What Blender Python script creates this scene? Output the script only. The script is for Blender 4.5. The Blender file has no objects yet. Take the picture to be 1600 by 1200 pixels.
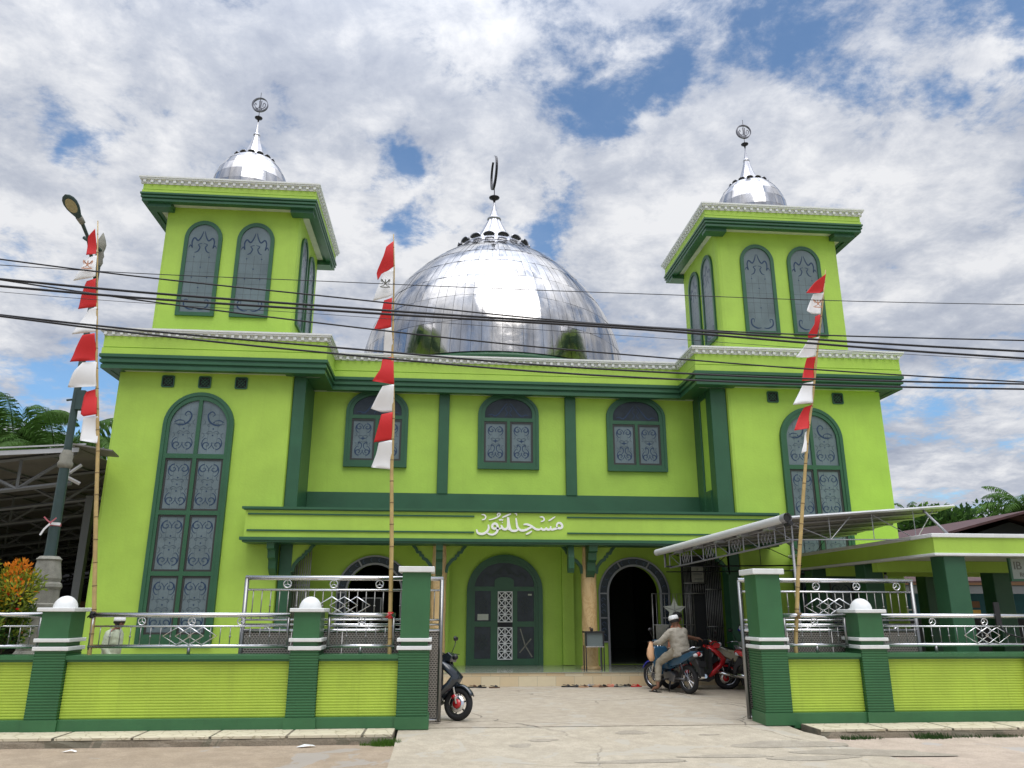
import bpy, bmesh, math, random
from mathutils import Vector, Matrix, Euler, Quaternion
from mathutils.geometry import tessellate_polygon
random.seed(7)
R = math.radians
PI = math.pi
SC = bpy.context.scene
COL = SC.collection
# ------------------------------------------------------------------ camera
FPX, PITCH, YAW, ROLL, EYE = 1208.6, .2838, .0878, .0019, 1.65
cd = bpy.data.cameras.new('camera'); cam = bpy.data.objects.new('camera', cd); COL.objects.link(cam)
cd.sensor_width = 36; cd.lens = FPX / 1600 * 36; cd.clip_start = .05; cd.clip_end = 3000
cam.matrix_world = Matrix.Translation((0, 0, EYE)) @ (Euler((0, 0, -YAW)).to_matrix() @ Euler((PI/2 + PITCH, 0, 0)).to_matrix() @ Euler((0, 0, ROLL)).to_matrix()).to_4x4()
SC.camera = cam

def ray(px, py):
    a, b = px - 800, py - 600
    u = a*math.cos(ROLL) + b*math.sin(ROLL); v = -a*math.sin(ROLL) + b*math.cos(ROLL)
    x = u/FPX; up = -v/FPX
    d = math.cos(PITCH) - up*math.sin(PITCH); z = math.sin(PITCH) + up*math.cos(PITCH)
    return Vector((x*math.cos(YAW) + d*math.sin(YAW), -x*math.sin(YAW) + d*math.cos(YAW), z))
def at(px, py, Y):
    r = ray(px, py); return Vector((0, 0, EYE)) + r*(Y/r.y)

# ------------------------------------------------------------------ world: sky with a broken cloud deck
SUN_EL, SUN_AZ = 58, 166          # azimuth clockwise from +Y; the sun stands behind the camera
W = bpy.data.worlds.new('World'); SC.world = W; W.use_nodes = True
nt = W.node_tree; nt.nodes.clear()
def N(t, tree=None, **k):
    n = (tree or nt).nodes.new(t)
    for a, b in k.items(): setattr(n, a, b)
    return n
def mth(tree, op, a, b=None, c=None, clamp=False):
    n = tree.nodes.new('ShaderNodeMath'); n.operation = op; n.use_clamp = clamp
    for i, v in enumerate((a, b, c)):
        if v is None: continue
        if isinstance(v, (int, float)): n.inputs[i].default_value = v
        else: tree.links.new(v, n.inputs[i])
    return n.outputs[0]
def vmth(tree, op, a, b=None, out=0):
    n = tree.nodes.new('ShaderNodeVectorMath'); n.operation = op
    for i, v in enumerate((a, b)):
        if v is None: continue
        if isinstance(v, (tuple, Vector)): n.inputs[i].default_value = v
        elif isinstance(v, (int, float)): n.inputs[3].default_value = v
        else: tree.links.new(v, n.inputs[i])
    return n.outputs[out]
def mixc(tree, f, a, b):
    n = tree.nodes.new('ShaderNodeMix'); n.data_type = 'RGBA'
    for s, v in ((n.inputs[0], f), (n.inputs[6], a), (n.inputs[7], b)):
        if isinstance(v, (int, float)): s.default_value = v
        elif isinstance(v, tuple): s.default_value = v if len(v) == 4 else v + (1,)
        else: tree.links.new(v, s)
    return n.outputs[2]
def ramp(tree, f, *stops):
    n = tree.nodes.new('ShaderNodeValToRGB'); e = n.color_ramp.elements
    while len(e) < len(stops): e.new(.5)
    for el, (p, c) in zip(e, stops):
        el.position = p; el.color = (c, c, c, 1) if isinstance(c, (int, float)) else tuple(c) + (1,)
    tree.links.new(f, n.inputs[0]); return n.outputs[0]
def noise(tree, vec, scale, detail=6, rough=.55, out=0, dist=0, lac=2.0):
    n = tree.nodes.new('ShaderNodeTexNoise'); n.inputs['Scale'].default_value = scale
    n.inputs['Detail'].default_value = detail; n.inputs['Roughness'].default_value = rough
    n.inputs['Distortion'].default_value = dist; n.inputs['Lacunarity'].default_value = lac
    if vec is not None: tree.links.new(vec, n.inputs['Vector'])
    return n.outputs[out]
tc = N('ShaderNodeTexCoord'); D = tc.outputs['Generated']
sky = N('ShaderNodeTexSky', sky_type='NISHITA', sun_disc=False)
sky.sun_elevation = R(SUN_EL); sky.sun_rotation = R(SUN_AZ); sky.air_density = 1.0; sky.dust_density = .6; sky.ozone_density = 1.6
sep = N('ShaderNodeSeparateXYZ'); nt.links.new(D, sep.inputs[0])
zz = mth(nt, 'MAXIMUM', sep.outputs[2], 0.0)
inv = mth(nt, 'DIVIDE', 1.0, mth(nt, 'ADD', zz, .22))
cp = vmth(nt, 'SCALE', D, inv)
n_s = nt.nodes[-1]
n_s.inputs[3].default_value = 1
nt.links.new(inv, n_s.inputs[3])
big = noise(nt, cp, 1.05, 3, .5, dist=.2)
mid = noise(nt, vmth(nt, 'ADD', cp, (7.3, 2.1, 0)), 3.2, 9, .66, dist=.12)
fine = noise(nt, vmth(nt, 'ADD', cp, (1.3, 9.1, 4)), 9.0, 9, .66, dist=.25)
ctr = lambda v, k: mth(nt, 'MULTIPLY', mth(nt, 'SUBTRACT', v, .5), k)
dens = mth(nt, 'ADD', .575, mth(nt, 'ADD', ctr(big, .7), mth(nt, 'ADD', ctr(mid, 1.75), ctr(fine, .9))))
# clearings in the cloud deck: (pixel x, y, angular radius, depth)
gaps = [(905, 185, .075, .26), (830, 165, .05, .16), (960, 225, .06, .22), (1010, 190, .05, .16), (600, 215, .05, .18), (650, 240, .04, .14), (640, 290, .06, .20), (590, 340, .06, .20), (700, 320, .04, .14), (850, 285, .05, .18), (880, 330, .05, .18), (860, 385, .04, .20),
        (1130, 120, .05, .15), (1080, 160, .04, .12), (1230, 125, .06, .13), (1330, 120, .06, .15), (1400, 150, .05, .12), (1530, 95, .08, .24), (1590, 60, .06, .18), (1590, 170, .04, .14), (110, 265, .06, .2), (40, 235, .04, .14), (30, 285, .04, .12), (1010, 110, .05, .14), (560, 130, .05, .12), (500, 110, .04, .08),
        (120, 560, .06, .2), (60, 580, .08, .18), (170, 640, .05, .26), (20, 540, .05, .14), (160, 480, .05, .10), (200, 330, .05, .10), (300, 230, .04, .10), (480, 150, .05, .10), (700, 60, .06, .10), (470, 330, .03, .10), (560, 270, .03, .10), (430, 480, .03, .1), (680, 250, .05, .16), (560, 350, .05, .16), (740, 230, .04, .12), (1450, 120, .05, .14)]
acc = None
warp = N('ShaderNodeTexNoise'); warp.inputs['Scale'].default_value = 4.5; warp.inputs['Detail'].default_value = 5; warp.inputs['Roughness'].default_value = .6; nt.links.new(D, warp.inputs['Vector'])
wv = vmth(nt, 'SUBTRACT', warp.outputs['Color'], (.5, .5, .5)); wv = vmth(nt, 'MULTIPLY', wv, (.42, .42, .26))
DW = vmth(nt, 'ADD', D, wv)
for (gx, gy, gr, gd) in gaps:
    gd *= 1.18; gr *= 1.15
    v = ray(gx, gy).normalized()
    dd = vmth(nt, 'DISTANCE', DW, tuple(v), out=1)
    m = nt.nodes.new('ShaderNodeMapRange'); m.interpolation_type = 'SMOOTHSTEP'
    nt.links.new(dd, m.inputs[0]); m.inputs[1].default_value = gr*1.15; m.inputs[2].default_value = 0; m.inputs[3].default_value = 0; m.inputs[4].default_value = gd
    acc = m.outputs[0] if acc is None else mth(nt, 'ADD', acc, m.outputs[0])
fills = [(1200, 250, .25, .10), (300, 430, .2, .06), (1400, 420, .25, .10), (300, 120, .14, .05), (560, 460, .12, .08), (1120, 440, .1, .1), (250, 40, .15, .07), (1000, 300, .08, .1)]
for (gx, gy, gr, gd) in fills:
    v = ray(gx, gy).normalized()
    dd = vmth(nt, 'DISTANCE', DW, tuple(v), out=1)
    m = nt.nodes.new('ShaderNodeMapRange'); m.interpolation_type = 'SMOOTHSTEP'
    nt.links.new(dd, m.inputs[0]); m.inputs[1].default_value = gr*1.2; m.inputs[2].default_value = 0; m.inputs[3].default_value = 0; m.inputs[4].default_value = -gd
    acc = mth(nt, 'ADD', acc, m.outputs[0])
dn = mth(nt, 'SUBTRACT', dens, acc)
cover = nt.nodes.new('ShaderNodeMapRange'); cover.interpolation_type = 'SMOOTHSTEP'
nt.links.new(dn, cover.inputs[0]); cover.inputs[1].default_value = .24; cover.inputs[2].default_value = .60; cover.inputs[3].default_value = .10
cv = cover.outputs[0]
# cloud brightness: white tops and greyer bases
shade = noise(nt, vmth(nt, 'ADD', cp, (3.7, 5.9, 1)), 2.6, 7, .6, dist=.15)
sh2 = mth(nt, 'ADD', mth(nt, 'MULTIPLY', shade, .50), mth(nt, 'ADD', mth(nt, 'MULTIPLY', fine, .28), mth(nt, 'MULTIPLY', mid, .22)))
ccol = ramp(nt, sh2, (.37, (.36, .41, .53)), (.48, (.58, .62, .71)), (.575, (.92, .93, .96)))
lift = mth(nt, 'ADD', 1.0, mth(nt, 'MULTIPLY', mth(nt, 'POWER', zz, 7.0), 6.0))
ccol = vmth(nt, 'SCALE', ccol, 1.0); nt.links.new(lift, nt.nodes[-1].inputs[3])
bg1 = N('ShaderNodeBackground'); nt.links.new(vmth(nt, 'MULTIPLY', sky.outputs[0], (.66, .88, 1.0)), bg1.inputs[0]); bg1.inputs[1].default_value = .15
bg2 = N('ShaderNodeBackground'); nt.links.new(ccol, bg2.inputs[0]); bg2.inputs[1].default_value = .82
mx = N('ShaderNodeMixShader'); nt.links.new(cv, mx.inputs[0]); nt.links.new(bg1.outputs[0], mx.inputs[1]); nt.links.new(bg2.outputs[0], mx.inputs[2])
wo = N('ShaderNodeOutputWorld'); nt.links.new(mx.outputs[0], wo.inputs[0])
W.cycles.sampling_method = 'MANUAL'; W.cycles.sample_map_resolution = 512
# ------------------------------------------------------------------ sun through thin cloud
sl = bpy.data.lights.new('sun', 'SUN'); sl.energy = 1.5; sl.angle = R(42); sl.color = (1, .96, .9)
so = bpy.data.objects.new('sun', sl); COL.objects.link(so)
sd = Vector((math.sin(R(SUN_AZ))*math.cos(R(SUN_EL)), math.cos(R(SUN_AZ))*math.cos(R(SUN_EL)), math.sin(R(SUN_EL))))
so.rotation_euler = sd.to_track_quat('Z', 'Y').to_euler()
SC.view_settings.view_transform = 'Standard'; SC.view_settings.look = 'None'; SC.view_settings.exposure = 0.14; SC.view_settings.gamma = 1
SC.cycles.max_bounces = 8; SC.cycles.diffuse_bounces = 4; SC.cycles.glossy_bounces = 4

# ------------------------------------------------------------------ materials
MATS = {}
def mat(name, col, rough=.6, metal=0, var=0, vs=3, bump=0, bs=40, spec=.5, coat=0, streak=0, dirt=0):
    m = bpy.data.materials.new(name); m.use_nodes = True; t = m.node_tree
    b = t.nodes['Principled BSDF']; b.inputs['Roughness'].default_value = rough; b.inputs['Metallic'].default_value = metal
    b.inputs['Specular IOR Level'].default_value = spec; b.inputs['Coat Weight'].default_value = coat; b.inputs['Coat Roughness'].default_value = .08
    c = tuple(col)
    if var or bump or streak or dirt:
        co = t.nodes.new('ShaderNodeTexCoord').outputs['Object']
    if var:
        f = noise(t, co, vs, 5, .6); lo = tuple(x*(1-var) for x in c); hi = tuple(min(1, x*(1+var)) for x in c)
        outc = mixc(t, ramp(t, f, (.3, 0), (.7, 1)), lo, hi)
        if streak:   # rain streaks running down
            mp = t.nodes.new('ShaderNodeMapping'); mp.inputs['Scale'].default_value = (6, 6, .35); t.links.new(co, mp.inputs[0])
            s = noise(t, mp.outputs[0], 1.6, 5, .6)
            outc = mixc(t, mth(t, 'MULTIPLY', ramp(t, s, (.52, 0), (.75, 1)), streak), outc, tuple(x*.62 + .01 for x in c))
        t.links.new(outc, b.inputs['Base Color'])
    else:
        b.inputs['Base Color'].default_value = c + (1,)
    if bump:
        bp = t.nodes.new('ShaderNodeBump'); bp.inputs['Strength'].default_value = bump; bp.inputs['Distance'].default_value = .02
        t.links.new(noise(t, co, bs, 4, .6), bp.inputs['Height']); t.links.new(bp.outputs[0], b.inputs['Normal'])
    MATS[name] = m; return m
LIME = (.38, .575, .075); DKG = (.027, .102, .048)
mat('lime_paint', LIME, .6, var=.10, vs=.9, bump=.2, bs=18, streak=.12)
mat('lime_fence', (.40, .535, .062), .55, var=.10, vs=1.6, bump=.1, bs=60, streak=.3)
mat('green_paint', DKG, .4, var=.12, vs=1.5, bump=.05, bs=30, streak=.12)
mat('green_fence', (.034, .130, .048), .45, var=.10, vs=2, bump=.06, bs=40, streak=.2)
mat('white_paint', (.70, .71, .70), .5, var=.05, vs=4, streak=.25)
mat('soffit_paint', (.50, .52, .44), .7, var=.1)
mat('white_letter', (.85, .85, .83), .4)
mat('steel', (.72, .72, .74), .22, 1)
mat('steel_dull', (.30, .29, .28), .45, .8, var=.2, vs=8)
mat('spire_steel', (.50, .50, .53), .3, .9, var=.15, vs=6)
mat('steel_mid', (.27, .27, .27), .35, .9)
mat('chrome', (.8, .8, .8), .08, 1)
mat('dark_metal', (.03, .03, .035), .4, .6)
mat('glass_etched', (.125, .165, .18), .3, var=.22, vs=1.4, spec=.6)
mat('glass_dark', (.026, .036, .046), .25, var=.3, vs=4, spec=.35)
mat('etch_blue', (.012, .035, .085), .3)
mat('etch_grey', (.055, .08, .10), .3)
mat('etch_dark', (.004, .016, .016), .4)
mat('window_metal', (.035, .035, .032), .4)
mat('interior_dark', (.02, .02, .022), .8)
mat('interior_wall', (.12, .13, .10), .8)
mat('bamboo', (.42, .30, .12), .55, var=.2, vs=5)
mat('bamboo_node', (.17, .11, .04), .6)
mat('flag_red', (.55, .014, .016), .7)
mat('ribbon_pink', (.45, .12, .14), .7)
mat('flag_white', (.74, .74, .75), .7)
mat('emblem_dark', (.14, .14, .12), .8)
mat('emblem_tan', (.50, .26, .17), .8)
mat('wire', (.008, .008, .012), .6)
mat('lamp_green', (.028, .055, .052), .45, var=.2, vs=4, bump=.1)
mat('lamp_stone', (.22, .215, .18), .8, var=.25, vs=7, bump=.4, bs=60)
mat('lamp_lens', (.35, .30, .16), .3)
mat('marble', (.58, .40, .22), .35, var=.15, vs=3)
mat('rubber', (.012, .012, .013), .8, bump=.2, bs=80)
mat('skin', (.22, .105, .062), .5, var=.06, vs=8)
mat('skin_fair', (.36, .18, .11), .5)
mat('hair', (.01, .009, .008), .7)
mat('cloth_khaki', (.33, .30, .245), .85, var=.12, vs=9, bump=1, bs=9)
mat('cloth_khaki2', (.30, .265, .205), .85, var=.12, vs=9, bump=1, bs=9)
mat('cloth_orange', (.42, .15, .085), .85, var=.25, vs=22)
mat('cloth_pale', (.42, .46, .34), .85, var=.15, vs=10, bump=.4, bs=14)
mat('cloth_white', (.8, .8, .8), .8)
mat('bag_peach', (.70, .42, .24), .6)
mat('blue_paint', (.02, .075, .14), .25, coat=.6)
mat('blue_bright', (.015, .02, .32), .25, coat=.6)
mat('black_paint', (.012, .018, .026), .22, coat=.7)
mat('black_plastic', (.012, .012, .014), .5)
mat('red_paint', (.50, .012, .018), .25, coat=.6)
mat('grey_paint', (.25, .25, .27), .35, coat=.4)
mat('olive_paint', (.22, .19, .10), .4, coat=.4)
mat('engine_metal', (.18, .18, .19), .4, .8)
mat('lens_clear', (.6, .6, .62), .1)
mat('lens_red', (.35, .01, .01), .15)
mat('shed_roof', (.15, .14, .13), .6, var=.2, vs=1.5)
mat('shed_steel', (.12, .125, .13), .6, .1)
mat('shed_edge', (.46, .46, .47), .4, .2, var=.1)
mat('zinc', (.24, .23, .225), .5, .3, var=.12, vs=2)
mat('maroon_roof', (.07, .028, .028), .7, var=.35, vs=2.5)
mat('teal_wall', (.010, .085, .105), .7, var=.2)
mat('plank_brown', (.16, .08, .035), .7)
mat('wood_yellow', (.55, .33, .05), .6, var=.15)
mat('screen_grey', (.12, .15, .15), .4)
mat('pipe_white', (.60, .60, .61), .35)
mat('bark', (.10, .075, .05), .9, var=.3, vs=6)
def leafmat(name, c, var=.35):
    m = mat(name, c, .65, spec=.12); t = m.node_tree; b = t.nodes['Principled BSDF']
    oi = t.nodes.new('ShaderNodeTexCoord').outputs['Object']
    f = noise(t, oi, .9, 3, .6)
    t.links.new(mixc(t, ramp(t, f, (.35, 0), (.65, 1)), tuple(x*(1-var) for x in c), tuple(x*(1+var) for x in c)), b.inputs['Base Color'])
    tr = t.nodes.new('ShaderNodeBsdfTranslucent'); tr.inputs[0].default_value = tuple(min(1, x*1.3) for x in c) + (1,)
    ms = t.nodes.new('ShaderNodeMixShader'); ms.inputs[0].default_value = .25
    t.links.new(b.outputs[0], ms.inputs[1]); t.links.new(tr.outputs[0], ms.inputs[2])
    t.links.new(ms.outputs[0], t.nodes['Material Output'].inputs[0]); return m
leafmat('leaf_dark', (.030, .070, .018)); leafmat('leaf_mid', (.055, .12, .022)); leafmat('leaf_light', (.12, .24, .03))
leafmat('palm_leaf', (.060, .125, .022)); leafmat('leaf_yellow', (.40, .32, .02), .2); leafmat('leaf_orange', (.62, .20, .02), .2); leafmat('leaf_red', (.60, .03, .02), .2)
leafmat('grass_blade', (.07, .15, .02), .2)
leafmat('leaf_olive', (.17, .22, .03), .25)

# ------------------------------------------------------------------ mesh builder
def smooth2(p, k=4):
    out = []
    for i in range(len(p)-1):
        p0 = p[max(0,i-1)]; p1 = p[i]; p2 = p[i+1]; p3 = p[min(len(p)-1, i+2)]
        for j in range(k):
            t = j/k; out.append(tuple(.5*((2*p1[a]) + (-p0[a]+p2[a])*t + (2*p0[a]-5*p1[a]+4*p2[a]-p3[a])*t*t + (-p0[a]+3*p1[a]-3*p2[a]+p3[a])*t**3) for a in (0, 1)))
    return out + [tuple(p[-1])]
class MB:
    def __init__(s): s.v = []; s.f = []; s.m = []; s.mats = []; s.M = Matrix.Identity(4); s.cur = 0; s.smooth = []; s.sm = False
    def mat(s, name):
        if name not in s.mats: s.mats.append(name)
        s.cur = s.mats.index(name); return s
    def add(s, vs, fs, sm=None):
        o = len(s.v); s.v += [s.M @ Vector(p) for p in vs]
        for f in fs: s.f.append([i + o for i in f]); s.m.append(s.cur); s.smooth.append(s.sm if sm is None else sm)
        return s
    def box(s, x0, x1, y0, y1, z0, z1):
        return s.add([(x0,y0,z0),(x1,y0,z0),(x1,y1,z0),(x0,y1,z0),(x0,y0,z1),(x1,y0,z1),(x1,y1,z1),(x0,y1,z1)],
                     [(0,3,2,1),(4,5,6,7),(0,1,5,4),(1,2,6,5),(2,3,7,6),(3,0,4,7)], False)
    def tube(s, pts, r, n=8, cap=True, closed=False):
        pts = [Vector(p) for p in pts]; rs = r if isinstance(r, (list, tuple)) else [r]*len(pts)
        N_ = len(pts); vs = []; up = None
        for i, p in enumerate(pts):
            a = pts[i-1] if (i > 0 or closed) else p; b = pts[(i+1) % N_] if (i < N_-1 or closed) else p
            d = (b - a); d = d.normalized() if d.length > 1e-9 else Vector((0,0,1))
            if up is None:
                up = Vector((0,0,1)) if abs(d.z) < .9 else Vector((1,0,0))
            u = (up - d*up.dot(d))
            u = u.normalized() if u.length > 1e-6 else d.orthogonal().normalized()
            up = u; w = d.cross(u)
            for k in range(n):
                t = 2*PI*k/n; vs.append(p + (u*math.cos(t) + w*math.sin(t))*rs[i])
        fs = []
        for i in range(N_ - (0 if closed else 1)):
            j = (i+1) % N_
            for k in range(n): fs.append((i*n+k, i*n+(k+1)%n, j*n+(k+1)%n, j*n+k))
        s.add(vs, fs, n > 4)
        if cap and not closed:
            o = len(s.v) - len(vs)
            s.f.append([o+k for k in range(n)][::-1]); s.m.append(s.cur); s.smooth.append(False)
            s.f.append([o+(N_-1)*n+k for k in range(n)]); s.m.append(s.cur); s.smooth.append(False)
        return s
    def lathe(s, prof, c=(0,0,0), n=24, axis='z', sm=True, a0=0, a1=2*PI):
        vs = []; fs = []; full = abs(a1-a0-2*PI) < 1e-6; nn = n if full else n+1
        for r, h in prof:
            for k in range(nn):
                t = a0 + (a1-a0)*k/n; x, y = r*math.cos(t), r*math.sin(t)
                p = (x, y, h) if axis == 'z' else ((x, h, y) if axis == 'y' else (h, x, y))
                vs.append((c[0]+p[0], c[1]+p[1], c[2]+p[2]))
        for i in range(len(prof)-1):
            for k in range(n):
                k2 = (k+1) % n if full else k+1
                fs.append((i*nn+k, i*nn+k2, (i+1)*nn+k2, (i+1)*nn+k))
        return s.add(vs, fs, sm)
    def sphere(s, c, r, n=16, k=10, zs=1.0, half=False):
        prof = []
        a = 0 if half else -PI/2
        for i in range(k+1):
            t = a + (PI/2 - a)*i/k; prof.append((max(r*math.cos(t), 1e-4), r*zs*math.sin(t)))
        return s.lathe(prof, c, n)
    def plate(s, outer, holes, y0, y1, o=(0,0,0), u=(1,0,0), w=(0,0,1)):
        """2-D outline (list of (a,b)) with holes, thickened from y0 (back) to y1 (front); plane axes u (right) and w (up); the front faces -n"""
        O = Vector(o); U = Vector(u); Wv = Vector(w); nn = U.cross(Wv)    # (1,0,0)x(0,0,1) = (0,-1,0): towards the viewer
        loops = [outer] + list(holes)
        loops = [l if i == 0 else l for i, l in enumerate(loops)]
        flat = [p for l in loops for p in l]
        tri = tessellate_polygon([[Vector((a, b, 0)) for a, b in l] for l in loops])
        P = lambda a, b, d: O + U*a + Wv*b + nn*d
        vs = [P(a, b, y1) for a, b in flat] + [P(a, b, y0) for a, b in flat]; n = len(flat)
        fs = []
        for t in tri:
            a, b, c = [Vector(flat[i] + (0,)) if len(flat[i]) == 2 else Vector(flat[i]) for i in t]
            if (b-a).cross(c-a).z < 0: t = (t[0], t[2], t[1])
            fs.append(tuple(t)); fs.append((t[2]+n, t[1]+n, t[0]+n))
        i0 = 0
        for l in loops:
            for k in range(len(l)):
                a = i0+k; b = i0+(k+1) % len(l); fs.append((a, b, b+n, a+n))
            i0 += len(l)
        return s.add(vs, fs, False)
    def ribbon(s, pts, wd, y0, y1, o=(0,0,0), u=(1,0,0), w=(0,0,1)):
        """flat stroke of given width(s) along 2-D points"""
        n = len(pts); wds = wd if isinstance(wd, (list, tuple)) else [wd]*n; L = []; Rr = []
        if s.mats[s.cur].startswith('etch') and 3 <= n < 14:
            q = smooth2([(p[0], p[1]) for p in pts], 4); wds = [wds[min(n-1, i//4)]*(1-(i % 4)/4) + wds[min(n-1, i//4+1)]*(i % 4)/4 for i in range(len(q))]; pts = q; n = len(q)
        for i, p in enumerate(pts):
            a = pts[max(0, i-1)]; b = pts[min(n-1, i+1)]; dx, dy = b[0]-a[0], b[1]-a[1]; l = math.hypot(dx, dy) or 1
            nx, ny = -dy/l*wds[i]/2, dx/l*wds[i]/2
            L.append((p[0]+nx, p[1]+ny)); Rr.append((p[0]-nx, p[1]-ny))
        O = Vector(o); U = Vector(u); Wv = Vector(w); nn = U.cross(Wv); P = lambda q, d: O + U*q[0] + Wv*q[1] + nn*d
        vs = [P(q, y1) for q in L] + [P(q, y1) for q in Rr] + [P(q, y0) for q in L] + [P(q, y0) for q in Rr]; fs = []
        for i in range(n-1):
            fs += [(i, n+i, n+i+1, i+1), (2*n+i, i, i+1, 2*n+i+1), (n+i, 3*n+i, 3*n+i+1, n+i+1)]
        fs += [(0, 2*n, 3*n, n), (n-1, 2*n-1, 4*n-1, 3*n-1)]
        return s.add(vs, fs, False)
    def sweep(s, path, prof, closed=False):
        """profile of (outward offset, z) swept along a plan path; outward is to the right of travel"""
        n = len(path); cols = []
        for i, p in enumerate(path):
            p = Vector(p); dirs = []
            if i > 0 or closed: dirs.append((p - Vector(path[i-1])).normalized())
            if i < n-1 or closed: dirs.append((Vector(path[(i+1) % n]) - p).normalized())
            ns = [Vector((d.y, -d.x)) for d in dirs]
            if len(ns) == 2: m = (ns[0]+ns[1]); m = m / max(.2, m.dot(ns[0]))
            else: m = ns[0]
            cols.append((p, m))
        vs = []; k = len(prof)
        for p, m in cols:
            for off, z in prof: q = p + m*off; vs.append((q.x, q.y, z))
        fs = []
        for i in range(n - (0 if closed else 1)):
            j = (i+1) % n
            for a in range(k-1): fs.append((i*k+a, i*k+a+1, j*k+a+1, j*k+a))
        return s.add(vs, fs, False)
    def build(s, name, parent=None, loc=None, bevel=0, recalc=True, mods=None):
        me = bpy.data.meshes.new(name)
        off = Vector(loc) if loc is not None else (Vector(parent['_o']) if (parent is not None and '_o' in parent) else Vector((0,0,0)))
        me.from_pydata([tuple(p - off) for p in s.v], [], s.f)
        for n_ in s.mats: me.materials.append(MATS[n_])
        me.polygons.foreach_set('material_index', s.m); me.polygons.foreach_set('use_smooth', s.smooth)
        if recalc:
            bm = bmesh.new(); bm.from_mesh(me); bmesh.ops.recalc_face_normals(bm, faces=bm.faces); bm.to_mesh(me); bm.free()
        o = bpy.data.objects.new(name, me); COL.objects.link(o)
        if loc is not None: o.location = loc
        o['_o'] = list(off)
        if parent is not None:
            o.parent = parent
        if bevel:
            b = o.modifiers.new('bevel', 'BEVEL'); b.width = bevel; b.segments = 2; b.limit_method = 'ANGLE'; b.angle_limit = R(40)
        return o
def tag(o, label=None, cat=None, group=None, kind=None):
    if label: o['label'] = label
    if cat: o['category'] = cat
    if group: o['group'] = group
    if kind: o['kind'] = kind
    return o
def thing(name, label, cat, loc=(0,0,0), rz=0, group=None):
    """an Empty at the thing's base; its parts are built in world numbers and stored relative to it (or local when rz is used)"""
    o = bpy.data.objects.new(name, None); COL.objects.link(o); o.location = loc; o.rotation_euler = (0, 0, rz)
    o.empty_display_size = .2
    o['_o'] = [0,0,0] if rz else list(loc)
    return tag(o, label, cat, group)
def arch(cx, z0, zs, hw, rise, n=20, pw=2.0):
    pts = [(cx-hw, z0), (cx+hw, z0), (cx+hw, zs)]
    for i in range(1, n):
        t = PI*i/n; c, s_ = math.cos(t), math.sin(t)
        pts.append((cx + hw*math.copysign(abs(c)**(2/pw), c), zs + rise*abs(s_)**(2/pw)))
    pts.append((cx-hw, zs)); return pts
def rect(x0, x1, z0, z1): return [(x0,z0),(x1,z0),(x1,z1),(x0,z1)]
# ------------------------------------------------------------------ the mosque
MQ = thing('mosque', 'lime green mosque with dark green trim, twin square towers and a large mirrored steel dome', 'mosque', (1.78, 19.2, 0))
WL, WR = (-8.14, -3.87), (7.42, 11.70)      # front blocks under the towers
YF, YR, YB = 19.2, 20.65, 46.0              # front wall, recessed wall, back
def mosque_part(name, mb, parent=None, **k): return mb.build(name, parent or MQ, **k)
# --- walls
b = MB().mat('lime_paint')
def bevel_block(b, x0, x1, y0, y1, z0, z1, c=.09):
    pts = [(x0, y1), (x0, y0+c), (x0+c*.3, y0+c*.3), (x0+c, y0), (x1-c, y0), (x1-c*.3, y0+c*.3), (x1, y0+c), (x1, y1)]
    n = len(pts); b.add([(x, y, z0) for x, y in pts] + [(x, y, z1) for x, y in pts], [(i, (i+1) % n, n+(i+1) % n, n+i) for i in range(n)] + [tuple(range(n))[::-1], tuple(range(n, 2*n))], False)
bevel_block(b, WL[0], WL[1], YF, 24, 0, 8.2); mosque_part('wall', b)
b = MB().mat('lime_paint'); bevel_block(b, WR[0], WR[1], YF, 24, 0, 8.2); mosque_part('wall', b)
# recessed wall with the three arched openings of the porch
side = lambda cx: arch(cx, .3, 2.06, .70, .71, 24)
b = MB().mat('lime_paint')
b.plate(rect(-3.86, 7.41, 0.0, 8.15), [side(-1.70), side(5.04)], -.3, 0, o=(0, YR, 0))
mosque_part('wall', b)
b = MB().mat('lime_paint')
b.box(WL[0], WL[0]+.3, 24.0, YB, 0, 8.2); b.box(WR[1]-.3, WR[1], 24.0, YB, 0, 8.2); b.box(WL[0]+.3, WR[1]-.3, YB-.3, YB, 0, 8.2)
mosque_part('wall', b)
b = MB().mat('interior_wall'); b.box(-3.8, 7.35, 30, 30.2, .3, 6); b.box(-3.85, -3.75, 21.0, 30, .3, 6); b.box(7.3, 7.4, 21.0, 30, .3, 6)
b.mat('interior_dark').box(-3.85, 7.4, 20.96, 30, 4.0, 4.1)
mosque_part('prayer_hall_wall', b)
b = MB().mat('soffit_paint')
b.box(WL[0]-.2, -3.2, 19.0, 20.45, 8.14, 8.19); b.box(6.65, WR[1]+.3, 19.0, 20.45, 8.14, 8.19); b.box(WL[0]-.2, WR[1]+.3, 20.45, YB, 8.14, 8.19)
mosque_part('roof_slab', b)
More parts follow.
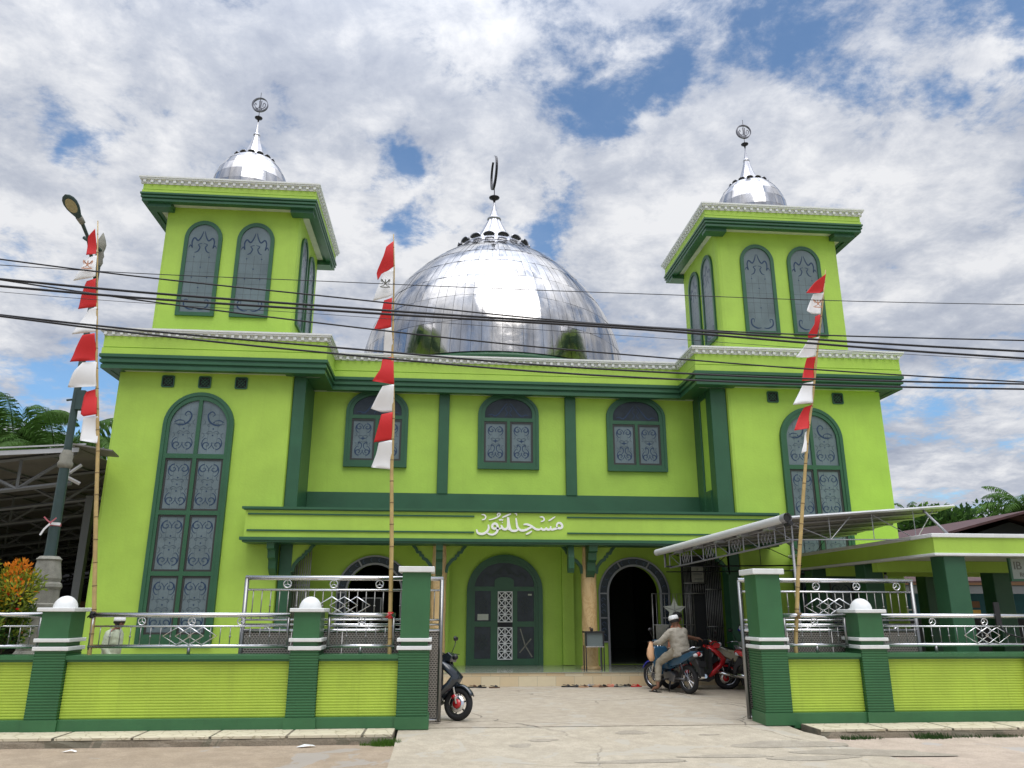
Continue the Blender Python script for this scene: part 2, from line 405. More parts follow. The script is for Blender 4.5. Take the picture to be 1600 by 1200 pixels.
# --- cornices: lime fascia, stepped green soffit bands, white moulding with dentils
def cornice(path, closed, zt, zl, zg, zb, inner, dent=True, corner=None):
    w_ = MB().mat('white_paint')
    w_.sweep(path, [(-.25, zt), (.05, zt), (.05, zt-.045), (.03, zt-.05), (.03, zt-.085), (-.035, zt-.10), (-.045, zl+.01), (-.25, zl+.01)], closed)
    m = mosque_part('white_moulding', w_)
    d = MB().mat('white_paint'); n = len(path)
    for i in range(n - (0 if closed else 1)):
        a = Vector(path[i]); c = Vector(path[(i+1) % n]); L = (c-a).length
        if L > 20: c = a + (c-a)*(8/L) if i == 0 and False else c
        dr = (c-a).normalized(); nn = Vector((dr.y, -dr.x)); k = max(1, int(L/.19)); st = L/k
        if L > 20: k = 0
        for j in range(k):
            q = a + dr*(st*(j+.5))
            A = q - dr*.035; B = q + dr*.035
            o0, o1 = -.05, .015
            P = [A+nn*o0, B+nn*o0, B+nn*o1, A+nn*o1]
            z0, z1 = zt-.175, zt-.10
            d.add([(p.x, p.y, z0) for p in P] + [(p.x, p.y, z1) for p in P], [(0,1,2,3),(4,7,6,5),(0,4,5,1),(1,5,6,2),(2,6,7,3),(3,7,4,0)], False)
    if d.v: d.build('dentils', m)
    l = MB().mat('lime_paint')
    zm = zl - (zl-zg)*.62
    l.sweep(path, [(-.25, zl+.008), (-.06, zl+.008), (-.06, zm+.012), (-.085, zm+.008), (-.085, zm-.008), (-.045, zm-.012), (-.045, zg), (-.25, zg)], closed)
    mosque_part('fascia', l)
    g = MB().mat('green_paint'); h = (zg-zb)
    g.sweep(path, [(-.25, zg-.002), (-.015, zg-.002), (-.015, zg-h*.22), (-.06, zg-h*.27), (-.06, zg-h*.36), (-.035, zg-h*.40), (-.035, zg-h*.58), (-.09, zg-h*.64), (-.09, zg-h*.70), (-.065, zg-h*.75), (-.065, zb), (-.24, zb), (-.24, zb+.04)], closed)
    mosque_part('green_band', g)
PTH = [(-8.50, YB+.3), (-8.50, 18.76), (-2.97, 18.76), (-2.97, 20.21), (6.42, 20.21), (6.42, 18.76), (12.17, 18.76), (12.17, YB+.3)]
cornice(PTH, False, 8.32, 8.12, 7.66, 7.30, 1)
# soffits
zf = 7.335
for x0, x1, y0, y1 in ((-8.28, -3.19, 18.98, 19.3), (6.64, 11.95, 18.98, 19.3), (-3.9, 7.45, 20.31, 20.8), (-8.28, -8.0, 19.3, YB), (11.6, 11.95, 19.3, YB)):
    b = MB().mat('soffit_paint').box(x0, x1, y0, y1, zf, zf+.05); mosque_part('soffit', b)
for x0, x1, y0, y1 in ((-3.86, -3.19, 19.3, 20.43), (6.64, 7.41, 19.3, 20.43), (-8.27, -7.98, 18.99, 19.2), (-4.05, -3.2, 18.99, 19.2), (6.65, 7.6, 18.99, 19.2), (11.55, 11.94, 18.99, 19.2), (-8.27, -8.139, 19.2, 24), (11.701, 11.94, 19.2, 24)):
    b = MB().mat('green_paint').box(x0, x1, y0, y1, zf-.022, zf-.003); mosque_part('soffit_beam', b)
# --- dark green pilasters and bands of the recess
def pil(x0, x1, y0, y1, z0, z1):
    bb = MB().mat('green_paint'); bb.box(x0, x1, y0, y1, z0, z1); mosque_part('pilaster', bb, bevel=.02)
pil(-3.86, -3.55, 19.26, 19.62, 3.95, 7.33); pil(-3.864, -3.56, 19.63, 20.64, 3.95, 7.33)
pil(6.98, 7.405, 19.27, 19.68, 3.95, 7.33)
pil(6.94, 7.402, 20.12, 20.64, 3.95, 7.33)
b = MB().mat('lime_paint'); b.box(6.99, 7.41, 19.68, 20.12, 3.95, 7.32); mosque_part('wall', b)
pil(-.19, .10, 20.54, 20.65, 4.58, 7.33); pil(3.28, 3.58, 20.54, 20.65, 4.58, 7.33)
b = MB().mat('green_paint')
b.box(-3.55, 6.94, 20.56, 20.65, 3.95, 4.60); b.box(6.95, 7.30, 19.66, 20.14, 3.95, 4.66); b.box(6.96, 7.35, 19.67, 20.13, 7.15, 7.33)
mosque_part('green_band', b)

# --- etched glass motifs (flat scrolls lying on the pane)
def scroll(cx, cz, s, fx=1, fz=1, turns=1.15, n=16):
    pts = []
    for i in range(n+1):
        t = i/n; a = -PI*.55 + t*turns*2*PI; r = s*(.50*(1-t)+.06)
        pts.append((cx + fx*(r*math.cos(a)), cz + fz*(r*math.sin(a))))
    return pts
def motif(b, x0, x1, z0, z1, top=True, bottom=True, dots=True, o=(0,0,0), u=(1,0,0), y=.0, wd=.026):
    """mirrored pair of scrolls near the foot and the head of one pane"""
    w = x1-x0; cx = (x0+x1)/2; s = w*.36
    for fz, zc, on in ((1, z0 + s*.95, bottom), (-1, z1 - s*.95, top)):
        if not on: continue
        for fx in (-1, 1):
            c = cx - fx*w*.22
            b.ribbon(scroll(c, zc, s, -fx, fz), [wd*.9]*6+[wd*.7]*6+[wd*.45]*5, y, y+.003, o=o, u=u)
            b.ribbon([(c - fx*s*.42, zc - fz*s*.30), (c - fx*s*.56, zc + fz*s*.1), (c - fx*s*.5, zc + fz*s*.55), (c - fx*s*.22, zc + fz*s*.86), (c - fx*s*.02, zc + fz*s*.8)], [wd*1.1, wd*.9, wd*.7, wd*.5, wd*.2], y, y+.0035, o=o, u=u)
            b.ribbon([(c + fx*s*.25, zc - fz*s*.45), (cx - fx*.01, zc - fz*s*.05), (cx - fx*.005, zc + fz*s*.35)], [wd*.6, wd*.5, wd*.2], y, y+.003, o=o, u=u)
    e0 = b.mats[b.cur]; b.mat('etch_grey')
    for k in (.2, .4, .6, .8): b.ribbon([(x0+.01, z0+(z1-z0)*k), (x1-.01, z0+(z1-z0)*k)], .006, y-.0004, y+.0003, o=o, u=u)
    for k in (.3, .7): b.ribbon([(x0+w*k, z0+.01), (x0+w*k, z1-.01)], .006, y-.0004, y+.0005, o=o, u=u)
    for fx in (-1, 1):
        for zf_ in (.42, .58):
            zq = z0+(z1-z0)*zf_; b.ribbon([(cx, zq), (cx+fx*w*.14, zq+w*.07), (cx+fx*w*.26, zq), (cx+fx*w*.20, zq-w*.07), (cx+fx*w*.15, zq-w*.01)], [.006, .014, .016, .012, .005], y, y+.0026, o=o, u=u)
        b.ribbon([(cx+fx*w*.44, z0+(z1-z0)*.30), (cx+fx*w*.36, z0+(z1-z0)*.36), (cx+fx*w*.44, z0+(z1-z0)*.42)], [.006, .014, .006], y, y+.0026, o=o, u=u)
        b.ribbon([(cx+fx*w*.44, z0+(z1-z0)*.58), (cx+fx*w*.36, z0+(z1-z0)*.64), (cx+fx*w*.44, z0+(z1-z0)*.70)], [.006, .014, .006], y, y+.0026, o=o, u=u)
    b.mat(e0)
    if dots:
        zc = (z0+z1)/2
        for dx, dz in ((0, 0), (0, .16), (0, -.16)):
            q = .022; b.plate([(cx+dx-q, zc+dz), (cx+dx, zc+dz-q), (cx+dx+q, zc+dz), (cx+dx, zc+dz+q)], [], y, y+.003, o=o, u=u)
def arch_window_tall(x0, x1):
    cx = (x0+x1)/2; hw = (x1-x0)/2; zs = 6.82-hw; o = (0, YF, 0)
    ow = .165; ihw = hw-ow; m = .045; rise = 6.62-(zs)
    halfL = [(cx-ihw, 5.27), (cx-m, 5.27)] + [(cx + ihw*math.cos(t), zs + rise*math.sin(t)) for t in [PI/2 + math.acos(0) * 0 + (math.asin(m/ihw)) + k*(PI/2-math.asin(m/ihw))/10 for k in range(11)]]
    halfR = [(2*cx - a, z) for a, z in reversed(halfL)]
    holes = [halfL, halfR]; rows = [(5.16, 3.90), (3.80, 2.49), (2.39, 1.09)]
    for zt, zb in rows:
        holes += [rect(cx-ihw, cx-m, zb, zt), rect(cx+m, cx+ihw, zb, zt)]
    b = MB().mat('green_paint'); b.plate(arch(cx, .88, zs, hw, hw, 28), holes, 0, .075, o=o)
    # raised rim of the surround
    rim = arch(cx, .881, zs, hw-.002, hw-.002, 28); rin = arch(cx, .96, zs, hw-.09, hw-.09, 28)
    b.plate(rim, [rin], .075, .095, o=o)
    wn = mosque_part('window', b)
    g = MB().mat('glass_etched')
    for h in holes: g.plate(h, [], .012, .03, o=o)
    g.build('glass', wn)
    e = MB().mat('etch_blue')
    for zt, zb in rows:
        motif(e, cx-ihw+.05, cx-m-.03, zb+.06, zt-.06, y=.0305, o=o); motif(e, cx+m+.03, cx+ihw-.05, zb+.06, zt-.06, y=.0305, o=o)
    for s_ in (-1, 1):
        a, c = (cx-ihw+.05, cx-m-.03) if s_ < 0 else (cx+m+.03, cx+ihw-.05)
        motif(e, a, c, 5.31, 6.5, top=False, y=.0305, o=o)
        f = -s_; q = cx + s_*.34
        e.ribbon([(q + s_*.22, 6.02), (q + s_*.05, 6.0), (q - s_*.1, 6.1), (q - s_*.14, 6.26), (q - s_*.05, 6.34), (q + s_*.02, 6.27), (q - s_*.03, 6.22)], [.012, .035, .04, .03, .025, .02, .01], .0305, .034, o=o)
        e.ribbon([(q + s_*.26, 6.06), (q + s_*.15, 6.12), (q + s_*.02, 6.1)], [.01, .025, .01], .0305, .034, o=o)
    e.build('etching', wn)
    fr = MB().mat('window_metal')
    for zt, zb in rows:
        for a, c in ((cx-ihw, cx-m), (cx+m, cx+ihw)):
            fr.plate(rect(a, c, zb, zt), [rect(a+.045, c-.045, zb+.045, zt-.045)], .03, .05, o=o)
    fr.build('casement_frame', wn)
arch_window_tall(-6.89, -5.20); arch_window_tall(8.74, 10.43)
def arch_window_mid(cx):
    hw = .835; o = (0, YR, 0); zs = 6.80
    ihw = hw-.165
    panes = [rect(cx-ihw, cx-.04, 5.46, 6.60), rect(cx+.04, cx+ihw, 5.46, 6.60)]
    lun = arch(cx, 6.70, 6.82, ihw-.02, .44, 20)
    b = MB().mat('green_paint'); b.plate(arch(cx, 5.28, zs, hw, .62, 26), panes + [lun], 0, .07, o=o)
    b.plate(arch(cx, 5.281, zs, hw-.002, .618, 26), [arch(cx, 5.36, zs, hw-.08, .55, 26)], .07, .09, o=o)
    wn = mosque_part('window', b)
    g = MB().mat('glass_etched')
    for h in panes: g.plate(h, [], .012, .03, o=o)
    g.mat('glass_dark').plate(lun, [], .012, .03, o=o); g.build('glass', wn)
    e = MB().mat('etch_blue')
    for a, c in ((cx-ihw, cx-.04), (cx+.04, cx+ihw)):
        motif(e, a+.08, c-.08, 5.53, 6.53, y=.0305, o=o, dots=False, wd=.03)
        m_ = (a+c)/2
        e.plate([(m_-.09, 6.06), (m_, 6.035), (m_+.09, 6.06), (m_, 6.085)], [], .0305, .034, o=o); e.plate([(m_-.02, 6.06), (m_, 6.0), (m_+.02, 6.06), (m_, 6.12)], [], .0343, .036, o=o)
        for s_ in (-1, 1):
            e.ribbon([(m_+s_*.13, 5.86), (m_+s_*.10, 5.95), (m_+s_*.03, 5.90), (m_+s_*.04, 5.80), (m_+s_*.10, 5.74)], [.01, .02, .025, .02, .008], .0305, .034, o=o)
    for s_ in (-1, 1):
        e.ribbon([(cx+s_*.56, 6.78), (cx+s_*.46, 6.80), (cx+s_*.38, 6.76), (cx+s_*.30, 6.80), (cx+s_*.2, 6.92), (cx+s_*.1, 7.06), (cx+s_*.04, 7.12)], [.01, .03, .035, .04, .04, .03, .02], .0305, .034, o=o)
        e.ribbon([(cx+s_*.09, 6.76), (cx+s_*.03, 6.86), (cx+s_*.09, 6.96), (cx+s_*.02, 7.05)], .022, .0305, .034, o=o)
    e.build('etching', wn)
    fr = MB().mat('window_metal')
    for a, c in ((cx-ihw, cx-.04), (cx+.04, cx+ihw)): fr.plate(rect(a, c, 5.46, 6.60), [rect(a+.05, c-.05, 5.51, 6.55)], .03, .055, o=o)
    fr.build('casement_frame', wn)
for c in (-1.845, 1.72, 5.28): arch_window_mid(c)
# --- ventilation blocks
def vent(cx, cz):
    s = .155; o = (0, YF, 0)
    def rr(s, r):
        p = []
        for qx, qz, a0 in ((1,-1,-90),(1,1,0),(-1,1,90),(-1,-1,180)):
            for k in range(4): a = R(a0+30*k); p.append((cx+qx*(s-r)+r*math.cos(a), cz+qz*(s-r)+r*math.sin(a)))
        return p
    b = MB().mat('green_paint'); b.plate(rr(s, .04), [rr(s-.028, .03)], 0, .03, o=o)
    b.mat('interior_dark').plate(rr(s-.029, .03), [], 0, .004, o=o)
    b.mat('green_paint')
    for dx, dz in ((.045,0),(-.045,0),(0,.045),(0,-.045)):
        q = .052; b.plate([(cx+dx-q,cz+dz),(cx+dx,cz+dz-q),(cx+dx+q,cz+dz),(cx+dx,cz+dz+q)], [[(cx+dx-q+.018,cz+dz),(cx+dx,cz+dz-q+.018),(cx+dx+q-.018,cz+dz),(cx+dx,cz+dz+q-.018)]], .004, .02+dx*.02+dz*.01, o=o)
    for dx in (-1, 1):
        for dz in (-1, 1): b.ribbon([(cx+dx*.06, cz+dz*.06), (cx+dx*.125, cz+dz*.125)], .016, .004, .016, o=o)
    mosque_part('ventilation_block', b)
for c in (-6.92, -6.03, -5.14, 8.66, 9.56, 10.46): vent(c, 7.10)

# --- upper towers
TZ0, TZ1 = 8.15, 12.40
for (x0, x1, inner) in ((-7.83, -4.20, 1), (7.73, 11.42, -1)):
    b = MB().mat('lime_paint'); bevel_block(b, x0, x1, 19.95, 23.05, TZ0, TZ1, .12); tw = mosque_part('tower_wall', b)
    cx0, cx1 = (-8.42, -3.68) if inner > 0 else (7.24, 12.04)
    pth = [(cx0, 23.7), (cx0, 19.45), (cx1, 19.45), (cx1, 23.7)]
    cornice(pth, True, 12.97, 12.76, 12.51, 12.27, 1)
    b = MB().mat('soffit_paint'); b.box(cx0+.1, cx1-.1, 19.55, 23.6, 12.33, 12.40); mosque_part('soffit', b)
    b = MB().mat('green_paint')
    b.box(cx0+.12, cx1-.12, 19.57, 19.75, 12.315, 12.328); b.box(cx0+.12, cx0+.34, 19.75, 23.4, 12.315, 12.328); b.box(cx1-.34, cx1-.12, 19.75, 23.4, 12.315, 12.328)
    for qx in (x0, x1):
        s_ = -1 if qx == x0 else 1
        xa, xb = sorted((qx - s_*.22, qx + s_*.40))
        for yy in (19.62, 22.98): b.box(xa, xb, yy, yy+.33 if yy < 20 else yy+.42, 12.16, 12.314)
    mosque_part('soffit_beam', b)
    b = MB().mat('zinc'); b.box(cx0+.2, cx1-.2, 19.65, 23.5, 12.80, 12.86); mosque_part('roof_slab', b)
    # windows on the front and inner face
    def tall_arch(cc, hw, face):
        o, u = ((0, 19.95, 0), (1,0,0)) if face == 'f' else (((x1, 0, 0), (0,1,0)) if inner > 0 else ((x0, 0, 0), (0,-1,0)))
        if face != 'f' and inner < 0: cc = -cc
        zs = 11.93-hw*1.08; b = MB().mat('green_paint')
        inn = arch(cc, 9.24, zs, hw-.10, (hw-.10)*1.08, 22)
        b.plate(arch(cc, 9.14, zs, hw, hw*1.08, 24), [inn], 0, .06, o=o, u=u); wn = mosque_part('window', b)
        g = MB().mat('glass_etched'); g.plate(inn, [], .01, .028, o=o, u=u); g.build('glass', wn)
        e = MB().mat('etch_blue'); w = hw-.1
        for s_ in (-1, 1):
            e.ribbon([(cc+s_*w*.92, 11.12), (cc+s_*w*.80, 11.20), (cc+s_*w*.68, 11.12), (cc+s_*w*.74, 11.30), (cc+s_*w*.6, 11.42), (cc+s_*w*.35, 11.34), (cc+s_*w*.16, 11.46), (cc+s_*w*.05, 11.62)], [.01, .03, .02, .035, .04, .04, .03, .015], .0285, .032, o=o, u=u)
            e.ribbon([(cc+s_*w*.5, 10.98), (cc+s_*w*.30, 11.02), (cc+s_*w*.18, 11.14), (cc+s_*w*.3, 11.22), (cc+s_*w*.05, 11.26)], [.01, .03, .03, .02, .01], .0285, .032, o=o, u=u)
            e.ribbon([(cc+s_*w*.1, 9.34), (cc+s_*w*.4, 9.33), (cc+s_*w*.75, 9.42), (cc+s_*w*.78, 9.58), (cc+s_*w*.58, 9.60), (cc+s_*w*.6, 9.50)], [.015, .035, .04, .03, .02, .01], .0285, .032, o=o, u=u)
        for k in range(4):
            for s_ in (-.5, .0, .5):
                if (k + int(s_*2)) % 2: continue
                q = .022; xx = cc+s_*w; z_ = 9.95+k*.30
                e.plate([(xx-q, z_), (xx, z_-q), (xx+q, z_), (xx, z_+q)], [], .0285, .031, o=o, u=u)
        e.mat('window_metal')
        for s_ in (-.5, .0, .5): e.ribbon([(cc+s_*w, 9.6), (cc+s_*w, 10.95)], .005, .0283, .0287, o=o, u=u)
        for k in range(4): e.ribbon([(cc-w+.01, 9.80+k*.30), (cc+w-.01, 9.80+k*.30)], .005, .0288, .0291, o=o, u=u)
        e.build('etching', wn)
    if inner > 0:
        tall_arch(-6.74, .50, 'f'); tall_arch(-5.34, .50, 'f')
    else:
        tall_arch(8.90, .50, 'f'); tall_arch(10.31, .50, 'f')
    tall_arch(20.82, .48, 's'); tall_arch(22.03, .48, 's')

mat('hood_metal', (.09, .09, .10), .35, .7); mat('emblem_metal', (.16, .16, .18), .35, .8)
# --- domes of mirrored steel panels
def panel_mat(name, rough, tint):
    m = bpy.data.materials.new(name); m.use_nodes = True; t = m.node_tree; bs = t.nodes['Principled BSDF']
    bs.inputs['Metallic'].default_value = 1
    co = t.nodes.new('ShaderNodeTexCoord').outputs['Object']
    mp = t.nodes.new('ShaderNodeMapping'); mp.inputs['Scale'].default_value = (2.2, 2.2, .35); t.links.new(co, mp.inputs[0])
    s = noise(t, mp.outputs[0], 1.5, 6, .65)
    at_ = t.nodes.new('ShaderNodeAttribute'); at_.attribute_name = 'pan'; at_.attribute_type = 'GEOMETRY'
    c = mixc(t, ramp(t, s, (.35, 0), (.7, 1)), tuple(x*.62 for x in tint), tint)
    v = t.nodes.new('ShaderNodeVectorMath'); v.operation = 'SCALE'; t.links.new(c, v.inputs[0])
    t.links.new(mth(t, 'ADD', .80, mth(t, 'MULTIPLY', at_.outputs['Fac'], .22)), v.inputs[3])
    t.links.new(v.outputs[0], bs.inputs['Base Color'])
    t.links.new(mth(t, 'ADD', rough*.6, mth(t, 'MULTIPLY', s, rough*.9)), bs.inputs['Roughness'])
    bp = t.nodes.new('ShaderNodeBump'); bp.inputs['Strength'].default_value = .16; bp.inputs['Distance'].default_value = .05
    t.links.new(noise(t, co, 1.6, 3, .5, dist=.6), bp.inputs['Height']); t.links.new(bp.outputs[0], bs.inputs['Normal'])
    MATS[name] = m
panel_mat('dome_steel', .12, (.61, .60, .60)); panel_mat('dome_steel_small', .15, (.66, .65, .66))
def paneled_dome(name, c, prof, nseg, matn, jit, gap, sub=(3, 3), rf=None):
    """separate sheets with an open seam round each, slightly uneven"""
    vs, fs, att, rnd = [], [], [], random.Random(3)
    for i in range(len(prof)-1):
        (r0, z0), (r1, z1) = prof[i], prof[i+1]
        for k in range(nseg):
            a0, a1 = 2*PI*k/nseg, 2*PI*(k+1)/nseg
            g0 = gap/max(r0, .2); jn = rnd.uniform(-1, 1)*jit; jm = rnd.uniform(-1, 1)*jit; jb = rnd.uniform(.2, 1)*jit*1.2
            base = len(vs); nu, nv = sub; val = rnd.random()
            for v in range(nv+1):
                tv = v/nv; r = r0 + (r1-r0)*tv; z = z0 + (z1-z0)*tv
                if rf: r = rf(z)
                # bulge towards the true curve
                for u in range(nu+1):
                    tu = u/nu; a = a0 + g0 + (a1-a0-2*g0)*tu
                    off = jn*(tu-.5) + jm*(tv-.5) + jb*(1-(2*tu-1)**2)*(1-(2*tv-1)**2)
                    dr = Vector((math.cos(a), math.sin(a), .4)).normalized()*off
                    zz_ = z + (gap if v == 0 else (-gap if v == nv else 0))
                    vs.append((c[0]+r*math.cos(a)+dr.x, c[1]+r*math.sin(a)+dr.y, zz_+dr.z))
            for v in range(nv):
                for u in range(nu):
                    q = base + v*(nu+1)+u; fs.append((q, q+1, q+nu+2, q+nu+1)); att.append(val)
    b = MB().mat(matn); b.add(vs, fs, True); o = mosque_part(name, b, recalc=False)
    a = o.data.attributes.new('pan', 'FLOAT', 'FACE'); a.data.foreach_set('value', att)
    u_ = MB().mat('dark_metal'); u_.lathe([(max(r-(.09 if rf else .03), .01), z) for r, z in prof], c, 48); u_.build('seam_backing', o)
    return o
DC = (1.76, 28.5)
def bigr(z): t = (z-9.22)/6.6; return 5.1*(max(0, 1-abs(t)**1.7))**(1/1.7) + .21*math.sin(PI*min(1, max(0, (z-10.1)/5.4)))
zs_ = [9.60, 10.75, 11.75, 12.65, 13.45, 14.15, 14.75, 15.2, 15.5]
prof = [(bigr(z), z) for z in zs_]
dm = paneled_dome('dome', (DC[0], DC[1], 0), prof, 92, 'dome_steel', .009, .005, (2, 4), bigr)
b = MB().mat('green_paint'); b.lathe([(5.0, 8.1), (5.0, 9.42), (5.06, 9.42), (5.06, 9.58), (4.6, 9.58)], (DC[0], DC[1], 0), 64); mosque_part('dome_drum', b)
def crown(c, r, z, n, s, name='crown'):
    """ring of upturned scalloped hoods round the foot of the spire"""
    b = MB().mat('spire_steel'); b.lathe([(r*1.03, z-.20*s), (r*.98, z-.02*s), (r*.90, z), (r*.9, z-.15*s)], c, 48); 
    for k in range(n):
        a = 2*PI*(k+.5)/n; hw = PI*r/n*.80; dr = Vector((math.cos(a), math.sin(a), 0)); tn = Vector((-dr.y, dr.x, 0)); C = Vector(c) + dr*r*1.0 + Vector((0,0,z-.03*s))
        b.mat('hood_metal'); vs, fs = [], []
        m = 8
        for i in range(m+1):
            t = PI*i/m; x = hw*math.cos(t); h = hw*.62*math.sin(t)
            vs += [C + tn*x + Vector((0,0,h)) - dr*.02*s, C + tn*x*1.04 + Vector((0,0,h*1.06)) + dr*.09*s]
        vs += [C - dr*.02*s, C - dr*.02*s - Vector((0,0,.02))]
        for i in range(m): fs.append((2*i, 2*i+2, 2*i+3, 2*i+1)); fs.append((2*i, 2*m+2, 2*i+2))
        b.add(vs, fs, True)
        b.mat('spire_steel'); b.tube([C + tn*hw*1.04*math.cos(PI*i/m) + Vector((0,0,hw*.66*math.sin(PI*i/m))) + dr*.095*s for i in range(m+1)], .022*s, 5)
    return b
def spire(c, r, z0, z1, s, n=12):
    b = MB().mat('spire_steel'); prof = []; 
    for i in range(13):
        t = i/12; rr_ = r*((1-t)**1.7*.82 + (1-t)*.12 + .035); prof.append((rr_, z0+(z1-z0)*t))
    vs, fs = [], []; nn = n*2
    for rr_, z in prof:
        for k in range(nn):
            a = 2*PI*k/nn; q = rr_*(1.0 if k % 2 else .93); vs.append((c[0]+q*math.cos(a), c[1]+q*math.sin(a), z))
    for i in range(12):
        for k in range(nn): fs.append((i*nn+k, i*nn+(k+1) % nn, (i+1)*nn+(k+1) % nn, (i+1)*nn+k))
    b.add(vs, fs, False)
    i = 8; b.mat('spire_steel').lathe([(prof[i][0]*1.0, prof[i][1]-.06*s), (prof[i][0]*1.25, prof[i][1]-.03*s), (prof[i][0]*1.2, prof[i][1]+.02*s), (prof[i][0]*.9, prof[i][1]+.10*s)], (c[0], c[1], 0), 20)
    return b
b = crown((DC[0], DC[1], 0), 1.36, 15.62, 16, 1.0); cr = b.build('crown', dm)
b = spire((DC[0], DC[1]), 1.15, 15.5, 17.75, 1.0); b.build('spire', dm)
b = MB().mat('dark_metal'); b.lathe([(.03, 17.72), (.06, 17.88), (.21, 17.97), (.22, 18.0), (.06, 18.06), (.02, 18.16)], (DC[0], DC[1], 0), 20); b.tube([(DC[0], DC[1], 17.9), (DC[0], DC[1], 18.6)], .018, 6)
b.build('finial_disc', dm)
# crescent, seen nearly edge-on
b = MB().mat('dark_metal'); a = R(84); U = Vector((math.cos(a), -math.sin(a), 0)); ro, ri, ex = .70, .61, .13; cz = 19.15
pts_o = [(ro*math.cos(t), cz+ro*math.sin(t)) for t in [R(-250 + 320*k/30) for k in range(31)]]
pts_i = [(ex*0 + ri*math.cos(t), cz+.08+ri*math.sin(t)) for t in [R(-250+12 + 296*k/26) for k in range(27)]][::-1]
b.plate(pts_o + pts_i, [], -.045, .045, o=(DC[0]-.02, DC[1], 0), u=U); b.mat('dark_metal').tube([(DC[0], DC[1], 18.5), (DC[0], DC[1], 18.62)], .03, 6)
cre = b.build('crescent', dm); 
for (tx, ty) in ((-6.10, 21.6), (9.62, 21.6)):
    z0_, H_, R_ = 13.55, 1.56, 1.15
    pr = [(R_*math.sqrt(max(0, 1-((z-z0_)/H_)**2)) if z > z0_ else R_, z) for z in (12.86, 13.3, 13.7, 14.05, 14.35, 14.6, 14.8, 14.92)]
    dd_ = paneled_dome('dome', (tx, ty, 0), pr, 20, 'dome_steel_small', .006, .002, (2, 2))
    crown((tx, ty, 0), .58, 14.88, 15, .45).build('crown', dd_)
    spire((tx, ty), .42, 14.84, 16.32, .6, 9).build('spire', dd_)
    b = MB().mat('dark_metal'); b.lathe([(.015, 16.28), (.03, 16.38), (.115, 16.44), (.12, 16.46), (.03, 16.50), (.012, 16.56)], (tx, ty, 0), 16); b.tube([(tx, ty, 16.4), (tx, ty, 17.38)], .009, 5); b.build('finial_disc', dd_)
    c0 = 16.93; b = MB().mat('emblem_metal')
    ring_o = [(tx+.25*math.cos(2*PI*k/32), c0+.25*math.sin(2*PI*k/32)) for k in range(32)]
    ring_i = [(tx+.012+.222*math.cos(2*PI*k/32), c0+.008+.222*math.sin(2*PI*k/32)) for k in range(32)]
    b.plate(ring_o, [ring_i], -.04, .04, o=(0, ty, 0))
    X = lambda *p: [(tx+x_, c0+z_) for x_, z_ in p]
    for st, wd in ((X((.045,.15),(.03,.0),(.03,-.13)), .028), (X((-.02,.15),(-.012,.0),(-.02,-.10),(-.07,-.13),(-.13,-.10),(-.17,.0),(-.13,.07),(-.11,.0)), .024), (X((.03,-.13),(.10,-.12),(.16,-.06),(.17,.04),(.12,.08),(.09,.02),(.09,-.06)), .024), (X((-.12,-.14),(-.02,-.18),(.08,-.16)), .022)):
        b.ribbon(st, wd, -.01, .01, o=(0, ty, 0))
    b.build('emblem_ring', dd_)

# --- porch: canopy beam, ceiling, lettering
b = MB().mat('lime_paint'); b.box(-4.56, 8.14, 18.53, 19.19, 3.25, 3.88); b.box(-3.80, 7.38, 19.19, 20.64, 3.42, 3.88); cn = mosque_part('canopy', b)
b = MB().mat('green_paint')
b.box(-4.64, 8.22, 18.46, 19.185, 3.885, 3.94); b.box(-4.60, 8.18, 18.49, 19.18, 3.865, 3.884); b.box(-3.80, 7.38, 19.19, 20.55, 3.885, 3.93)
b.box(-4.64, 8.22, 18.46, 19.185, 3.175, 3.245); b.box(-4.58, 8.16, 18.51, 19.18, 3.13, 3.174)
for z in (3.775, 3.40):
    b.box(-4.50, .74, 18.50, 18.53, z-.018, z+.018); b.box(2.96, 8.08, 18.50, 18.53, z-.018, z+.018)
b.build('green_trim', cn)
# lettering traced stroke by stroke
def LP(u, v): return (.79 + (720+u*.1125-745)*.01540, 3.872 - (790+v*.1125-800)*.01487)
STROKES = [  # (points in the lettering's own grid, width)
 ([(1335,300),(1330,255),(1352,228),(1385,232),(1405,262),(1400,290),(1372,302),(1340,300),(1300,312),(1262,322),(1245,300),(1248,275)], 28),
 ([(1248,290),(1230,320),(1195,318),(1180,290)], 26), ([(1182,300),(1165,322),(1130,322),(1112,295)], 26), ([(1115,300),(1090,322),(1040,318),(1000,290),(950,262),(905,250),(870,258)], 26),
 ([(1000,285),(960,300),(900,330),(850,338),(810,325),(785,290),(775,240),(765,165)], 28),
 ([(800,318),(770,340),(720,345),(690,325),(672,260),(662,155)], 28), ([(648,155),(655,240),(650,300),(620,325),(585,315),(570,285),(560,265)], 28),
 ([(700,330),(655,322)], 22),
 ([(575,300),(540,318),(505,310),(470,318),(440,300),(445,262),(475,245),(505,262),(515,310),(500,365),(455,398),(400,395),(375,378)], 28),
 ([(385,262),(390,310),(370,355),(330,385),(280,392),(240,375),(226,330)], 28),
 ([(1215,200),(1250,180),(1310,138)], 16), ([(1095,145),(1130,145),(1152,165),(1150,195),(1110,213)], 18),
 ([(900,392),(945,372),(985,345)], 20), ([(775,130),(770,105),(745,103)], 14), ([(575,160),(640,130),(695,105)], 20), ([(530,185),(545,200),(560,185),(575,200),(588,180)], 14), ([(575,225),(580,235)], 14),
 ([(390,195),(440,185),(500,160),(540,130),(545,108),(520,103),(508,120),(520,140)], 17), ([(290,122),(325,125),(348,150),(335,185),(295,195)], 17)]
b = MB().mat('white_letter')
